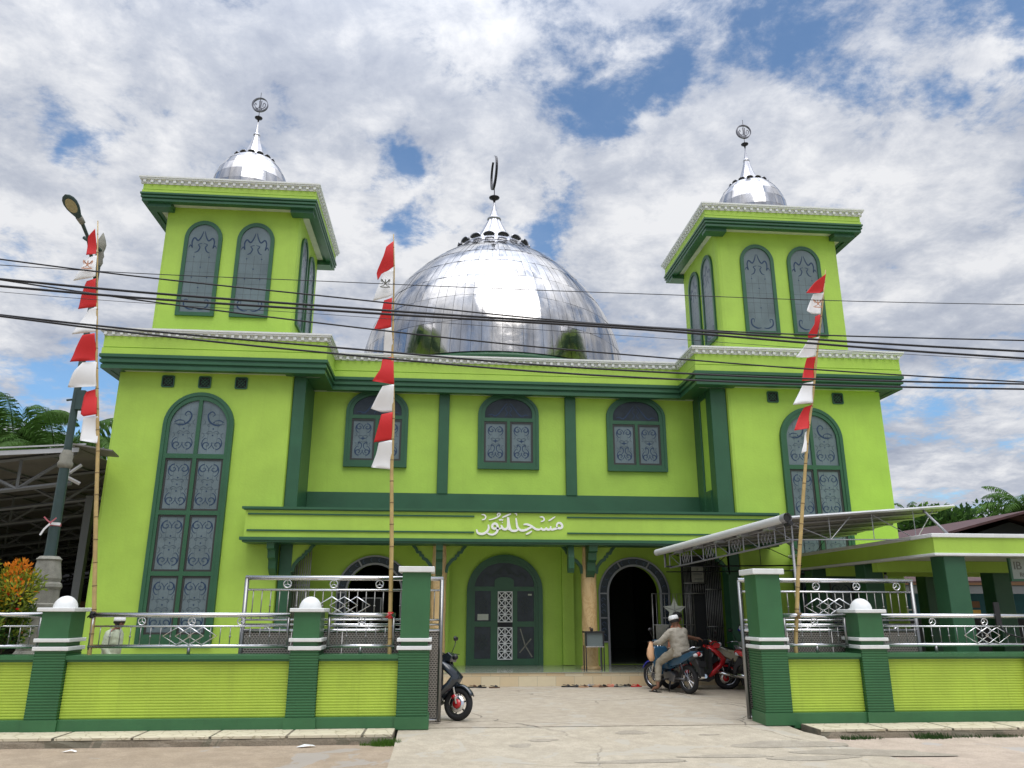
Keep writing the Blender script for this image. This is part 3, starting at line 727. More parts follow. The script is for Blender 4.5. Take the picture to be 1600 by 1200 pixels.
for i, (p, wd) in enumerate(STROKES):
    q = smooth2([LP(*a) for a in p]); n = len(q); w0 = wd*.1125*.0154*1.12
    b.ribbon(q, [w0*(.55+.45*min(1, 4*min(k, n-1-k)/n)) for k in range(n)], 0, .02+.0007*i, o=(0, 18.53, 0))
b.build('lettering', cn)
# porch floor and step, tiled
def tile_mat(name, c1, c2, bw, rh, mort, rough, vecrot=True):
    m = mat(name, c1, rough); t = m.node_tree; bs = t.nodes['Principled BSDF']; co = t.nodes.new('ShaderNodeTexCoord').outputs['Object']
    mp = t.nodes.new('ShaderNodeMapping'); mp.inputs['Rotation'].default_value = (PI/2, 0, 0) if vecrot else (0, 0, 0); t.links.new(co, mp.inputs[0])
    br = t.nodes.new('ShaderNodeTexBrick'); br.inputs['Scale'].default_value = 1; br.inputs['Brick Width'].default_value = bw; br.inputs['Row Height'].default_value = rh; br.inputs['Mortar Size'].default_value = mort
    br.inputs['Color1'].default_value = c1+(1,); br.inputs['Color2'].default_value = c2+(1,); br.inputs['Mortar'].default_value = tuple(x*.5 for x in c1)+(1,); br.inputs['Bias'].default_value = 0
    t.links.new(mp.outputs[0], br.inputs[0])
    f = noise(t, co, 6, 4, .6)
    t.links.new(mixc(t, mth(t, 'MULTIPLY', f, .5), br.outputs[0], tuple(x*.7 for x in c1)), bs.inputs['Base Color'])
tile_mat('step_tile', (.68, .60, .42), (.62, .46, .26), .42, .215, .004, .4)
tile_mat('floor_tile', (.32, .34, .28), (.30, .32, .26), .4, .4, .004, .12, False)
b = MB().mat('step_tile').box(-3.86, 7.41, 18.38, 20.66, 0, .285); b.mat('floor_tile').box(-3.87, 7.42, 18.36, 20.66, .286, .30); b.mat('floor_tile').box(-3.8, 7.38, 20.66, 30, .2, .299)
mosque_part('porch_floor', b)
# columns with twisted veins
def twisted(b, cx, cy, r, z0, z1):
    vs, fs = [], []; n, m = 40, 40
    for i in range(m+1):
        z = z0 + (z1-z0)*i/m
        for k in range(n):
            a = 2*PI*k/n; q = r*(1 + .035*math.cos(5*(a + z*1.5)) + .02*math.cos(3*a - z*2.2)); vs.append((cx+q*math.cos(a), cy+q*math.sin(a), z))
    for i in range(m):
        for k in range(n): fs.append((i*n+k, i*n+(k+1) % n, (i+1)*n+(k+1) % n, (i+1)*n+k))
    b.add(vs, fs, True)
m = MATS['marble']; t = m.node_tree; co = t.nodes.new('ShaderNodeTexCoord').outputs['Object']
mp = t.nodes.new('ShaderNodeMapping'); mp.inputs['Scale'].default_value = (1, 1, .45); mp.inputs['Rotation'].default_value = (0, .5, 0); t.links.new(co, mp.inputs[0])
vn = mth(t, 'ABSOLUTE', mth(t, 'SUBTRACT', noise(t, mp.outputs[0], 4.0, 5, .7, dist=1.2), .5))
t.links.new(mixc(t, ramp(t, vn, (0, .6), (.035, 0)), (.62, .44, .21), (.42, .23, .08)), t.nodes['Principled BSDF'].inputs['Base Color'])
for cx in (-.065, 3.60):
    b = MB().mat('marble'); twisted(b, cx, 19.32, .185, .34, 3.42); b.mat('marble').lathe([(.23, .30), (.24, .33), (.21, .36), (.19, .38)], (cx, 19.32, 0), 28); mosque_part('column', b)
# scalloped arch spandrels between the columns
DX = [.17, .20, .31, .39, .405, .45, .465, .53, .57, .66, .78, .95]; DZ = [2.50, 2.66, 2.80, 2.84, 2.90, 2.905, 2.975, 2.985, 3.07, 3.17, 3.22, 3.25]
def spandrel(xa, xb, y=19.24):
    for x, s_ in ((xa, 1), (xb, -1)):
        line = [(x+s_*d, z) for d, z in zip(DX, DZ)]
        poly = line + [(x+s_*.95, 3.45), (x+s_*.10, 3.45), (x+s_*.10, 2.50)]
        if s_ < 0: poly = poly[::-1]
        b = MB().mat('lime_paint'); b.plate(poly, [], -.06, .0, o=(0, y, 0))
        b.mat('green_paint'); b.ribbon(line, .075, -.08, .03, o=(0, y, 0)); mosque_part('scalloped_bracket', b)
spandrel(-3.70, -.065); spandrel(-.065, 3.60); spandrel(3.60, 7.25)
for q_ in ((-3.0, -.75, 19.2, 19.35, 3.30, 3.43), (4.3, 6.6, 19.2, 19.35, 3.30, 3.43)):
    b = MB().mat('green_paint').box(*q_); mosque_part('porch_beam', b)
for cx, w_ in ((-.065, .16), (3.60, .20), (-3.95, .17), (3.08, .14)):
    if cx == 3.08: pl = [(18.95, 3.2), (18.75, 3.2), (18.70, 2.86), (18.72, 2.60), (18.80, 2.50), (18.90, 2.50), (18.95, 2.58)]
    else: pl = [(19.16, 3.14), (18.58, 3.14), (18.60, 3.0), (18.74, 2.96), (18.76, 2.80), (18.90, 2.74), (18.93, 2.56), (19.05, 2.46), (19.16, 2.40)]
    b = MB().mat('green_paint'); b.plate([(-y, z) for y, z in pl], [], -w_/2, w_/2, o=(cx, 0, 0), u=(0, -1, 0)); mosque_part('canopy_bracket', b)
for q_ in ((-3.84, -3.56, 19.22, 19.55, .3, 3.13), (7.10, 7.405, 19.24, 19.66, .3, 3.13), (-3.80, -3.66, 19.60, 20.64, .3, 3.40)):
    b = MB().mat('green_paint').box(*q_); mosque_part('pilaster', b)
# ends of the porch: lime jamb near the middle door
for q_ in ((3.12, 3.42, 20.50, 20.648, .31, 3.41), (-.05, .20, 20.50, 20.648, .31, 3.41)):
    b = MB().mat('lime_paint').box(*q_); mosque_part('pilaster', b)
# --- the closed middle door
dx = 1.64; o = (0, YR, 0)
ho = [rect(dx-.77, dx-.36, 1.36, 2.11), rect(dx-.77, dx-.36, .46, 1.23), rect(dx+.32, dx+.75, 1.36, 2.11), rect(dx+.32, dx+.75, .46, 1.23), arch(dx-.02, 2.22, 2.24, .78, .58, 22)]
b = MB().mat('green_paint'); b.plate(arch(dx, .30, 2.10, .98, .93, 30), ho, 0, .05, o=o)
b.plate(arch(dx, .301, 2.10, .979, .929, 30), [arch(dx, .302, 2.10, .86, .81, 30)], .05, .09, o=o); b.plate(arch(dx, .301, 2.10, .859, .809, 30), [arch(dx, .302, 2.10, .80, .755, 30)], .05, .07, o=o)
b.plate(arch(dx-.02, 2.15, 2.36, .25, .10, 10), [], .05, .062, o=o)
dr_ = mosque_part('door', b)
g = MB().mat('glass_dark')
for h in ho: g.plate(h, [], .01, .025, o=o)
g.build('glass', dr_)
e = MB().mat('etch_dark')
for s_ in (-1, 1):
    c_ = dx-.02
    e.ribbon([(c_+s_*.50, 2.33), (c_+s_*.58, 2.42), (c_+s_*.52, 2.52), (c_+s_*.42, 2.56), (c_+s_*.40, 2.48), (c_+s_*.28, 2.52), (c_+s_*.15, 2.62), (c_+s_*.02, 2.74)], [.03, .05, .06, .05, .04, .06, .07, .02], .0255, .03, o=o)
    e.ribbon([(c_+s_*.05, 2.50), (c_+s_*.15, 2.56), (c_+s_*.07, 2.62), (c_+s_*.01, 2.70)], [.05, .06, .05, .02], .0255, .031, o=o)
for cx_, cz_ in ((dx-.565, 1.76), (dx-.565, .86), (dx+.535, 1.76), (dx+.535, .86)):
    for k in range(8):
        a = 2*PI*k/8; e.ribbon([(cx_+.03*math.cos(a), cz_+.03*math.sin(a)), (cx_+.11*math.cos(a+.2), cz_+.16*math.sin(a+.2)), (cx_+.13*math.cos(a+.5), cz_+.21*math.sin(a+.5))], [.02, .06, .01], .0255, .029+.0002*k, o=o)
e.build('etching', dr_)
b = MB().mat('white_paint'); x0, x1 = dx-.185, dx+.195
for zb, zt in ((1.34, 2.10), (.44, 1.22)):
    holes = []; nx, nz = 2, 4; m_ = .022; cw, ch = (x1-x0-m_)/nx, (zt-zb-m_)/nz
    for i in range(nx):
        for j in range(nz):
            a0, a1 = x0+m_+i*cw, x0+m_+(i+1)*cw-m_; c0_, c1_ = zb+m_+j*ch, zb+m_+(j+1)*ch-m_; ax, az = (a0+a1)/2, (c0_+c1_)/2; q = .017
            holes += [[(a0+q, c0_), (a1-q, c0_), (ax, az-q)], [(a1, c0_+q), (a1, c1_-q), (ax+q, az)], [(a1-q, c1_), (a0+q, c1_), (ax, az+q)], [(a0, c1_-q), (a0, c0_+q), (ax-q, az)]]
    b.plate(rect(x0, x1, zb, zt), holes, .064, .085, o=o)
b.mat('interior_dark').box(x0, x1, YR-.062, YR-.052, .44, 2.10)
b.build('lattice', dr_)
b = MB().mat('soffit_paint'); b.plate(rect(dx-.70, dx-.42, 1.39, 1.54), [], .03, .034, o=o); b.build('paper_notice', dr_); b = MB().mat('soffit_paint'); b.plate(rect(dx+.60, dx+.70, 2.0, 2.04), [], .03, .034, o=o); b.build('sticker', dr_)
b = MB().mat('lamp_stone'); b.ribbon([(dx+.40, 1.18), (dx+.46, .98), (dx+.52, .78), (dx+.62, .62), (dx+.70, .50)], .03, .03, .033, o=o); b.ribbon([(dx+.38, .60), (dx+.52, .76), (dx+.68, .94)], .03, .0335, .036, o=o); b.build('adhesive_tape', dr_)
# --- frames round the two open side arches
for cx in (-1.70, 5.04):
    b = MB().mat('grey_paint'); b.plate(arch(cx, .301, 2.06, .95, .93, 30), [arch(cx, .302, 2.06, .91, .89, 30)], 0, .06, o=o); b.plate(arch(cx, .301, 2.06, .73, .74, 30), [arch(cx, .302, 2.06, .68, .69, 30)], 0, .06, o=o)
    for a in (62, 118):
        c_, s_ = math.cos(R(a)), math.sin(R(a)); b.ribbon([(cx+.72*c_, 2.06+.73*s_), (cx+.92*c_, 2.06+.90*s_)], .035, 0, .058, o=o)
    for s_ in (-1, 1):
        for z in (2.06, 1.45, .86): b.ribbon([(cx+s_*.72, z), (cx+s_*.92, z)], .035, 0, .057, o=o)
    af = mosque_part('arch_frame', b)
    b = MB().mat('glass_dark'); b.plate(arch(cx, .86, 2.06, .915, .895, 30), [arch(cx, .862, 2.06, .728, .738, 30)], 0, .03, o=o)
    b.build('glass', af)
    e = MB().mat('etch_blue')
    for s_ in (-1, 1):
        for z in (1.0, 1.15, 1.3, 1.6, 1.75, 1.9): e.ribbon([(cx+s_*.77, z), (cx+s_*.82, z+.05), (cx+s_*.88, z), (cx+s_*.83, z-.04)], .02, .0305, .033, o=o)
    for k in range(12):
        a = R(12+14*k); e.ribbon([(cx+.78*math.cos(a), 2.06+.77*math.sin(a)), (cx+.83*math.cos(a+.05), 2.06+.82*math.sin(a+.05)), (cx+.87*math.cos(a), 2.06+.86*math.sin(a))], .02, .0305, .033, o=o)
    e.build('etching', af)
# ------------------------------------------------------------------ ground
def ground_mat(name, base, alt, patch=None, cracks=0, rough=.9, scale=1.0, pebble=0):
    m = mat(name, base, rough, spec=.2); t = m.node_tree; bs = t.nodes['Principled BSDF']; co = t.nodes.new('ShaderNodeTexCoord').outputs['Object']
    f1 = noise(t, co, .55*scale, 6, .65, dist=.4); f2 = noise(t, co, 5*scale, 6, .7); f3 = noise(t, co, 55, 3, .7)
    c = mixc(t, ramp(t, f1, (.36, 0), (.64, 1)), base, alt)
    c = mixc(t, mth(t, 'MULTIPLY', ramp(t, f2, (.40, 1), (.62, 0)), .45), c, tuple(x*.62 for x in base))
    c = mixc(t, mth(t, 'MULTIPLY', ramp(t, f3, (.40, 1), (.56, 0)), .35), c, tuple(x*.5 for x in base))
    h = mth(t, 'ADD', mth(t, 'MULTIPLY', f2, .5), mth(t, 'MULTIPLY', f3, .35 + pebble))
    if patch:
        pf = noise(t, co, 1.15*scale, 5, .6, dist=.8); c = mixc(t, ramp(t, pf, (.575, 0), (.59, .8)), c, patch)
    if cracks:
        wv_ = t.nodes.new('ShaderNodeVectorMath'); wv_.operation = 'ADD'; t.links.new(co, wv_.inputs[0])
        sc_ = t.nodes.new('ShaderNodeVectorMath'); sc_.operation = 'SCALE'; sc_.inputs[3].default_value = .5
        t.links.new(noise(t, co, 1.2, 5, .6, out=1), sc_.inputs[0]); t.links.new(sc_.outputs[0], wv_.inputs[1])
        vo = t.nodes.new('ShaderNodeTexVoronoi'); vo.feature = 'DISTANCE_TO_EDGE'; vo.inputs['Scale'].default_value = .38; t.links.new(wv_.outputs[0], vo.inputs['Vector'])
        ck = ramp(t, vo.outputs['Distance'], (0, 1), (.008, 0)); ck = mth(t, 'MULTIPLY', ck, ramp(t, f1, (.42, 0), (.55, cracks)))
        c = mixc(t, ck, c, (.10, .09, .075)); h = mth(t, 'SUBTRACT', h, ck)
    t.links.new(c, bs.inputs['Base Color']); bp = t.nodes.new('ShaderNodeBump'); bp.inputs['Strength'].default_value = .6; bp.inputs['Distance'].default_value = .012 + pebble*.02
    t.links.new(h, bp.inputs['Height']); t.links.new(bp.outputs[0], bs.inputs['Normal']); return m
ground_mat('courtyard_concrete', (.43, .37, .285), (.48, .42, .335), (.40, .365, .305), cracks=.9)
ground_mat('apron_concrete', (.47, .41, .315), (.52, .46, .36), (.42, .385, .32), cracks=.5)
ground_mat('road_dirt', (.40, .315, .225), (.46, .37, .275), (.36, .33, .29), pebble=.7, scale=.8)
ground_mat('road_concrete_old', (.50, .41, .325), (.55, .46, .375), (.40, .375, .35), pebble=.25, scale=.7)
ground_mat('field_soil', (.10, .13, .05), (.16, .15, .08))
ground_mat('patch_grey', (.38, .335, .265), (.42, .375, .30), pebble=.3)
ground_mat('kerb_concrete', (.26, .22, .165), (.34, .29, .22), (.16, .15, .11), pebble=.8)
def struct(mb, name, **k): return tag(mb.build(name, None, (0,0,0), **k), kind='structure')
RZ = -.10
b = MB().mat('field_soil'); b.add([(-900,-900,-.14),(900,-900,-.14),(900,1500,-.14),(-900,1500,-.14)], [(0,1,2,3)]); struct(b, 'ground')
b = MB().mat('road_dirt'); b.add([(-60,-6,RZ),(60,-6,RZ),(60,11.62,RZ),(-60,11.62,RZ)], [(0,1,2,3)]); struct(b, 'road')
b = MB().mat('road_concrete_old'); b.add([(-.56,4,RZ+.004),(30,4,RZ+.004),(30,11.47,RZ+.004),(5.25,11.47,RZ+.004),(5.25,11.50,RZ+.004),(-.56,11.5,RZ+.004)], [(0,1,2,3,4,5)]); struct(b, 'road_surface')
# courtyard and the sloping apron in front of the gate
b = MB().mat('courtyard_concrete'); b.add([(-30,12.24,0),(30,12.24,0),(30,60,0),(-30,60,0)], [(0,1,2,3)]); b.add([(-30,12.24,0),(30,12.24,0),(30,12.24,-.1),(-30,12.24,-.1)], [(3,2,1,0)]); struct(b, 'courtyard_pavement')
b = MB().mat('apron_concrete'); rnd = random.Random(5)
xs = [-.60 + i*(5.6+.60)/30 for i in range(31)]
def apz(y): return -.006 if y > 12.1 else -.006 - (12.1-y)*.068
rows_ = [12.215, 12.0, 11.7, 11.4, 11.1, 10.8, 10.5, 10.2, 9.0]
vs, fs = [], []
for j, y in enumerate(rows_):
    for i, x in enumerate(xs):
        t = i/30; xr = 5.22 + max(0, 11.9-y)*(.22); xl = -.56
        e_ = .10*math.sin(j*2.1+1.3)*(1 if i == 30 else 0)
        vs.append((xl + (xr-xl)*t + e_*(1 if y < 11.5 else 0), y, max(apz(y), RZ+.012)))
for j in range(len(rows_)-1):
    for i in range(30): q = j*31+i; fs.append((q+31, q+32, q+1, q))
b.add(vs, fs, False); struct(b, 'driveway_apron')
def blob(cx, cy, rx, ry, z, seed, n=28, rot=0):
    rn = random.Random(seed); ph = [rn.uniform(0, 6.28) for _ in range(4)]; p = []
    for k in range(n):
        a = 2*PI*k/n; q = 1 + .16*math.sin(2*a+ph[0]) + .12*math.sin(3*a+ph[1]) + .07*math.sin(5*a+ph[2]) + .04*math.sin(9*a+ph[3])
        x, y = rx*q*math.cos(a), ry*q*math.sin(a); p.append((cx + x*math.cos(rot) - y*math.sin(rot), cy + x*math.sin(rot) + y*math.cos(rot), z(cy) if callable(z) else z))
    return p
def patch(b, *a, **k): p = blob(*a, **k); b.add(p, [tuple(range(len(p)))], False)
apz2 = lambda y: max(apz(y), RZ+.012)
b = MB().mat('patch_grey')
for (px, py, rx, ry, sd) in ((814, 1161, .13, .13, 1), (848, 1155, .20, .075, 2), (987, 1146, .20, .14, 3), (1107, 1148, .13, .04, 4)):
    P = at(px, py, 1); r_ = ray(px, py); k = (-.04-EYE)/r_.z; cx, cy = r_.x*k, r_.y*k
    pts = blob(cx, cy, rx, ry, 0, sd); b.add([(x, y, apz2(y)+.004) for x, y, _ in pts], [tuple(range(len(pts)))], False)
struct(b, 'pavement_patches')
b = MB().mat('patch_grey'); b2 = MB().mat('road_concrete_old')
for (cx, cy, rx, ry, sd, rt) in ((4.7, 10.95, .75, .22, 11, .1), (5.5, 10.3, .9, .25, 12, -.1), (3.6, 10.2, .5, .12, 13, 0), (2.4, 9.95, .6, .12, 14, 0), (4.6, 10.0, .6, .14, 15, 0)):
    pts = blob(cx, cy, rx, ry, 0, sd, rot=rt, n=40); b.add([(x, y, apz2(y)+.004) for x, y, _ in pts], [tuple(range(len(pts)))], False)
struct(b, 'broken_edge')
# pavement slabs along the fence, with kerb face
tile = mat('paving_slab', (.60, .56, .43), .85); t = tile.node_tree; bs = t.nodes['Principled BSDF']; co = t.nodes.new('ShaderNodeTexCoord').outputs['Object']
vo = t.nodes.new('ShaderNodeTexVoronoi'); vo.feature = 'DISTANCE_TO_EDGE'; vo.inputs['Scale'].default_value = 5.5; t.links.new(co, vo.inputs['Vector'])
c = mixc(t, ramp(t, vo.outputs['Distance'], (0, 1), (.05, 0)), (.62, .56, .42), (.36, .31, .20)); c = mixc(t, mth(t, 'MULTIPLY', noise(t, co, 3, 5, .6), .5), c, (.42, .36, .25)); t.links.new(c, bs.inputs['Base Color'])
bp = t.nodes.new('ShaderNodeBump'); bp.inputs['Strength'].default_value = .5; bp.inputs['Distance'].default_value = .01; t.links.new(ramp(t, vo.outputs['Distance'], (0, 0), (.05, 1)), bp.inputs['Height']); t.links.new(bp.outputs[0], bs.inputs['Normal'])
def pavement(x0, x1, skew):
    b = MB(); b.mat('kerb_concrete'); n = int((x1-x0)/.25)
    rn = random.Random(int(x0*7)); ys = [11.52 + rn.uniform(-.012, .012) for _ in range(n+1)]
    vs = []
    for i in range(n+1):
        x = x0 + (x1-x0)*i/n; vs += [(x, ys[i], .012), (x, ys[i]-.02 + rn.uniform(-.01, .01), -.04), (x, ys[i]-.03+rn.uniform(-.015, .01), -.12)]
    b.add(vs, [q for i in range(n) for q in ((3*i, 3*i+3, 3*i+4, 3*i+1), (3*i+1, 3*i+4, 3*i+5, 3*i+2))], False)
    b.add([(x0, 11.5, -.12), (x0, 12.13, -.12), (x0, 12.13, .012), (x0, 11.5, .012)], [(0,1,2,3)]); b.add([(x1, 11.5, -.12), (x1, 12.13, -.12), (x1, 12.13, .012), (x1, 11.5, .012)], [(3,2,1,0)])
    b.mat('paving_slab'); x = x0
    while x < x1-.01:
        xe = min(x+.98, x1); s_ = skew
        dz = rn.uniform(-.004, .004)
        b.add([(x+.008-s_, 11.50, .02+dz), (xe-.008-s_, 11.50, .02+dz), (xe-.008, 12.11, .018), (x+.008, 12.11, .018)], [(0,1,2,3)], False)
        b.add([(x+.008-s_, 11.50, .02+dz), (xe-.008-s_, 11.50, .02+dz), (xe-.008-s_, 11.50, -.01), (x+.008-s_, 11.50, -.01)], [(3,2,1,0)], False); x += 1.0
    b.mat('kerb_concrete'); b.add([(x0, 11.5, .0125), (x1, 11.5, .0125), (x1, 12.12, .0125), (x0, 12.12, .0125)], [(0,1,2,3)])
    return struct(b, 'pavement')
pavement(-20, -.60, 0); pavement(5.42, 20, .0)
# low grass and weeds at the kerb
b = MB().mat('grass_blade'); rn = random.Random(2)
def tuft(cx, cy, z, n, r, h):
    for _ in range(n):
        a = rn.uniform(0, 6.28); q = rn.random()**.6*r; x, y = cx+q*math.cos(a)*1.5, cy+q*math.sin(a)*.6; hh = h*rn.uniform(.4, 1); dx, dy = rn.uniform(-.5, .5)*hh, rn.uniform(-.5, .5)*hh; w = .006
        b.add([(x-w, y, z), (x+w, y, z), (x+dx*.5, y+dy*.5, z+hh*.7), (x+dx, y+dy, z+hh)], [(0,1,2), (0,2,3)], False)
tuft(-.68, 11.38, RZ, 260, .14, .11); tuft(-.9, 11.44, RZ, 60, .10, .06)
b.build('weeds', None, (0,0,0)); tag(bpy.data.objects[-1] if False else bpy.data.objects['weeds'], kind='stuff', label='small tuft of green grass at the left kerb corner', cat='grass')
b = MB().mat('leaf_dark')
tuft(5.85, 11.40, RZ, 150, .13, .07); 
for i in range(13): tuft(5.7+rn.random()*3.6, 11.42, RZ, 40, .12, .06)
tuft(7.0, 11.40, RZ, 260, .2, .10)
tag(b.build('weeds', None, (0,0,0)), kind='stuff', label='straggling dark green weeds along the right kerb', cat='grass')
b = MB().mat('cloth_white'); rr = ray(107, 1176); k = (RZ-EYE)/rr.z
P = Vector((rr.x*k, rr.y*k, RZ+.006)); b.add([P+Vector(p) for p in ((-.09,0,0),(-.02,-.03,.012),(.03,-.01,.02),(.10,-.03,.004),(.09,.03,.008),(.02,.035,.025),(-.05,.03,.01))], [(0,1,6),(1,2,5,6),(2,3,4,5)]); tag(b.build('paper_scrap', None, tuple(P)), 'scrap of white paper lying on the dirt road below the left fence', 'litter')
b = MB().mat('bag_peach').mat('white_paint'); rr = ray(478, 1168); k = (RZ-EYE)/rr.z; P = Vector((rr.x*k, rr.y*k, RZ+.005))
b.add([P+Vector(p) for p in ((-.13,0,0),(-.04,-.04,.01),(.06,-.02,.02),(.13,0,.01),(.08,.05,.02),(-.03,.05,.03),(-.1,.03,.01))], [(0,1,6),(1,2,5,6),(2,3,4,5)]); tag(b.build('plastic_scrap', None, tuple(P)), 'crumpled pale plastic wrapper against the foot of the left kerb', 'litter')

# ------------------------------------------------------------------ front fence
FY = 12.10
def ribs(b, x0, x1, y, z0, z1, pitch, d=.008):
    n = int(round((z1-z0)/pitch)); prof = []
    p = (z1-z0)/n
    for i in range(n):
        z = z0 + i*p; prof += [(y+d, z), (y+d, z+p*.16), (y, z+p*.30), (y-.002, z+p*.62), (y, z+p*.9)]
    prof.append((y+d, z1)); k = len(prof)
    b.add([(x0, yy, zz_) for yy, zz_ in prof] + [(x1, yy, zz_) for yy, zz_ in prof], [(i, i+1, k+i+1, k+i) for i in range(k-1)], False)
def ribs_side(b, x, y0, y1, z0, z1, pitch, s):   # grooves round the flank of a pillar
    n = int(round((z1-z0)/pitch)); p = (z1-z0)/n; prof = []
    for i in range(n):
        z = z0+i*p; prof += [(-.012, z), (-.012, z+p*.16), (0, z+p*.30), (.002, z+p*.62), (0, z+p*.9)]
    prof.append((-.012, z1)); k = len(prof)
    b.add([(x+s*o_, y0, zz_) for o_, zz_ in prof] + [(x+s*o_, y1, zz_) for o_, zz_ in prof], [(i, i+1, k+i+1, k+i) for i in range(k-1)], False)
def fence_pillar(fence, x0, x1, gate=False, d=.50):
    y0, y1 = FY, FY+d; b = MB().mat('green_fence')
    b.box(x0-.02, x1+.02, y0-.02, y1+.02, 0, .17)
    b.box(x0+.014, x1-.014, y0+.014, y1-.014, .17, 1.075)
    ribs(b, x0, x1, y0, .17, 1.075, .0375); ribs_side(b, x0, y0, y1, .17, 1.075, .0375, -1); ribs_side(b, x1, y0, y1, .17, 1.075, .0375, 1)
    b.box(x0+.03, x1-.03, y0+.03, y1-.03, 1.075, 1.245)
    top = 2.19 if gate else 1.61
    b.box(x0+.015, x1-.015, y0+.015, y1-.015, 1.245, top)
    p = b.build('pillar', fence)
    w = MB().mat('white_paint'); 
    for z in (1.077, 1.193): w.box(x0-.03, x1+.03, y0-.03, y1+.03, z, z+.05 if z > 1.1 else z+.055)
    w.build('white_band', p, bevel=.008)
    w = MB().mat('white_paint'); w.box(x0-.045, x1+.045, y0-.045, y1+.045, top, top+(.085 if gate else .055))
    if not gate: w.sphere(((x0+x1)/2, (y0+y1)/2, top+.05), .165, 24, 8, 1.05, half=True)
    w.build('cap', p, bevel=.01)
    return p
def ring_emblem(b, x, z, y, r=.052, rt=.009):
    b.tube([(x+r*math.cos(2*PI*k/18), y, z+r*math.sin(2*PI*k/18)) for k in range(18)], rt, 5, closed=True)
    for a in (90, 210, 330): b.tube([(x, y, z), (x+r*math.cos(R(a)), y, z+r*math.sin(R(a)))], .007, 4)
def diamonds(b, cx, z, y, w=.20, h=.125, n=3, step=.18, rt=.011):
    for i in range(n):
        x = cx + (i-(n-1)/2)*step; yy = y - (.018 if i == 1 else 0)
        b.tube([(x-w, yy, z), (x, yy, z+h), (x+w, yy, z), (x, yy, z-h)], rt, 5, closed=True)
def railing(fence, x0, x1, y, nring, diam=True):
    b = MB().mat('steel')
    b.tube([(x0, y, 1.565), (x1, y, 1.565)], .034, 12); b.tube([(x0, y, 1.405), (x1, y, 1.405)], .013, 8); b.tube([(x0, y, 1.125), (x1, y, 1.125)], .026, 10)
    b.mat('steel_mid')
    for x in (x0+.02, x1-.02): b.tube([(x, y, 1.08), (x, y, 1.56)], .022, 10)
    n = max(1, round((x1-x0)/1.15)); 
    for i in range(max(1, n-1)):
        x = x0 + (x1-x0)*(i+.5+.0)/max(1, n-1); b.tube([(x, y, 1.0), (x, y, 1.115)], .024, 8)
    r_ = b.build('railing', fence)
    v = MB().mat('steel_mid'); m = round((x1-x0)/.14)
    for i in range(1, m):
        x = x0 + (x1-x0)*i/m
        v.tube([(x, y, 1.14), (x, y, 1.40)], .0075, 6)
        if i % 2 == 0: v.sphere((x, y, 1.26), .017, 8, 6)
    v.build('baluster', r_)
    e = MB().mat('steel')
    for i in range(nring): ring_emblem(e, x0 + (x1-x0)*(i+1)/(nring+1), 1.475, y)
    if diam: diamonds(e, (x0+x1)/2, 1.27, y-.02)
    e.build('ornament', r_)
def wall_panel(fence, x0, x1):
    b = MB().mat('lime_fence'); b.box(x0, x1, FY+.10, FY+.38, .1, .93); ribs(b, x0, x1, FY+.088, .165, .93, .0375); b.build('wall_panel', fence)
    b = MB().mat('green_fence'); b.box(x0, x1, FY+.02, FY+.44, -.05, .165); b.build('plinth', fence, bevel=.006)
    b = MB().mat('green_fence'); b.box(x0, x1, FY+.04, FY+.42, .925, .957); b.box(x0, x1, FY+.01, FY+.46, .956, 1.01); b.build('coping', fence)
LF = thing('boundary_fence', 'left ribbed lime boundary wall with green pillars, white domed caps and a steel railing', 'fence', (-3, FY, 0))
for a, c, g in ((-9.6, -9.1, 0), (-5.70, -5.27, 0), (-2.16, -1.75, 0), (-.60, -.15, 1)): fence_pillar(LF, a, c, bool(g), .50)
for a, c in ((-13, -9.6), (-9.1, -5.70), (-5.27, -2.16), (-1.75, -.60)): wall_panel(LF, a, c)
railing(LF, -9.05, -5.78, FY+.25, 3); railing(LF, -5.09, -2.24, FY+.25, 3); railing(LF, -1.68, -.68, FY+.25, 1, False)
RF = thing('boundary_fence', 'right ribbed lime boundary wall beside the gate pillar under the carport, with steel railing', 'fence', (7, FY, 0))
for a, c, g in ((4.89, 5.31, 1), (6.49, 6.91, 0), (10.6, 11.0, 0)): fence_pillar(RF, a, c, bool(g), .50)
for a, c in ((5.31, 6.49), (6.91, 10.6), (11.0, 15)): wall_panel(RF, a, c)
railing(RF, 5.39, 6.42, FY+.25, 1, False); railing(RF, 6.99, 10.52, FY+.25, 3)
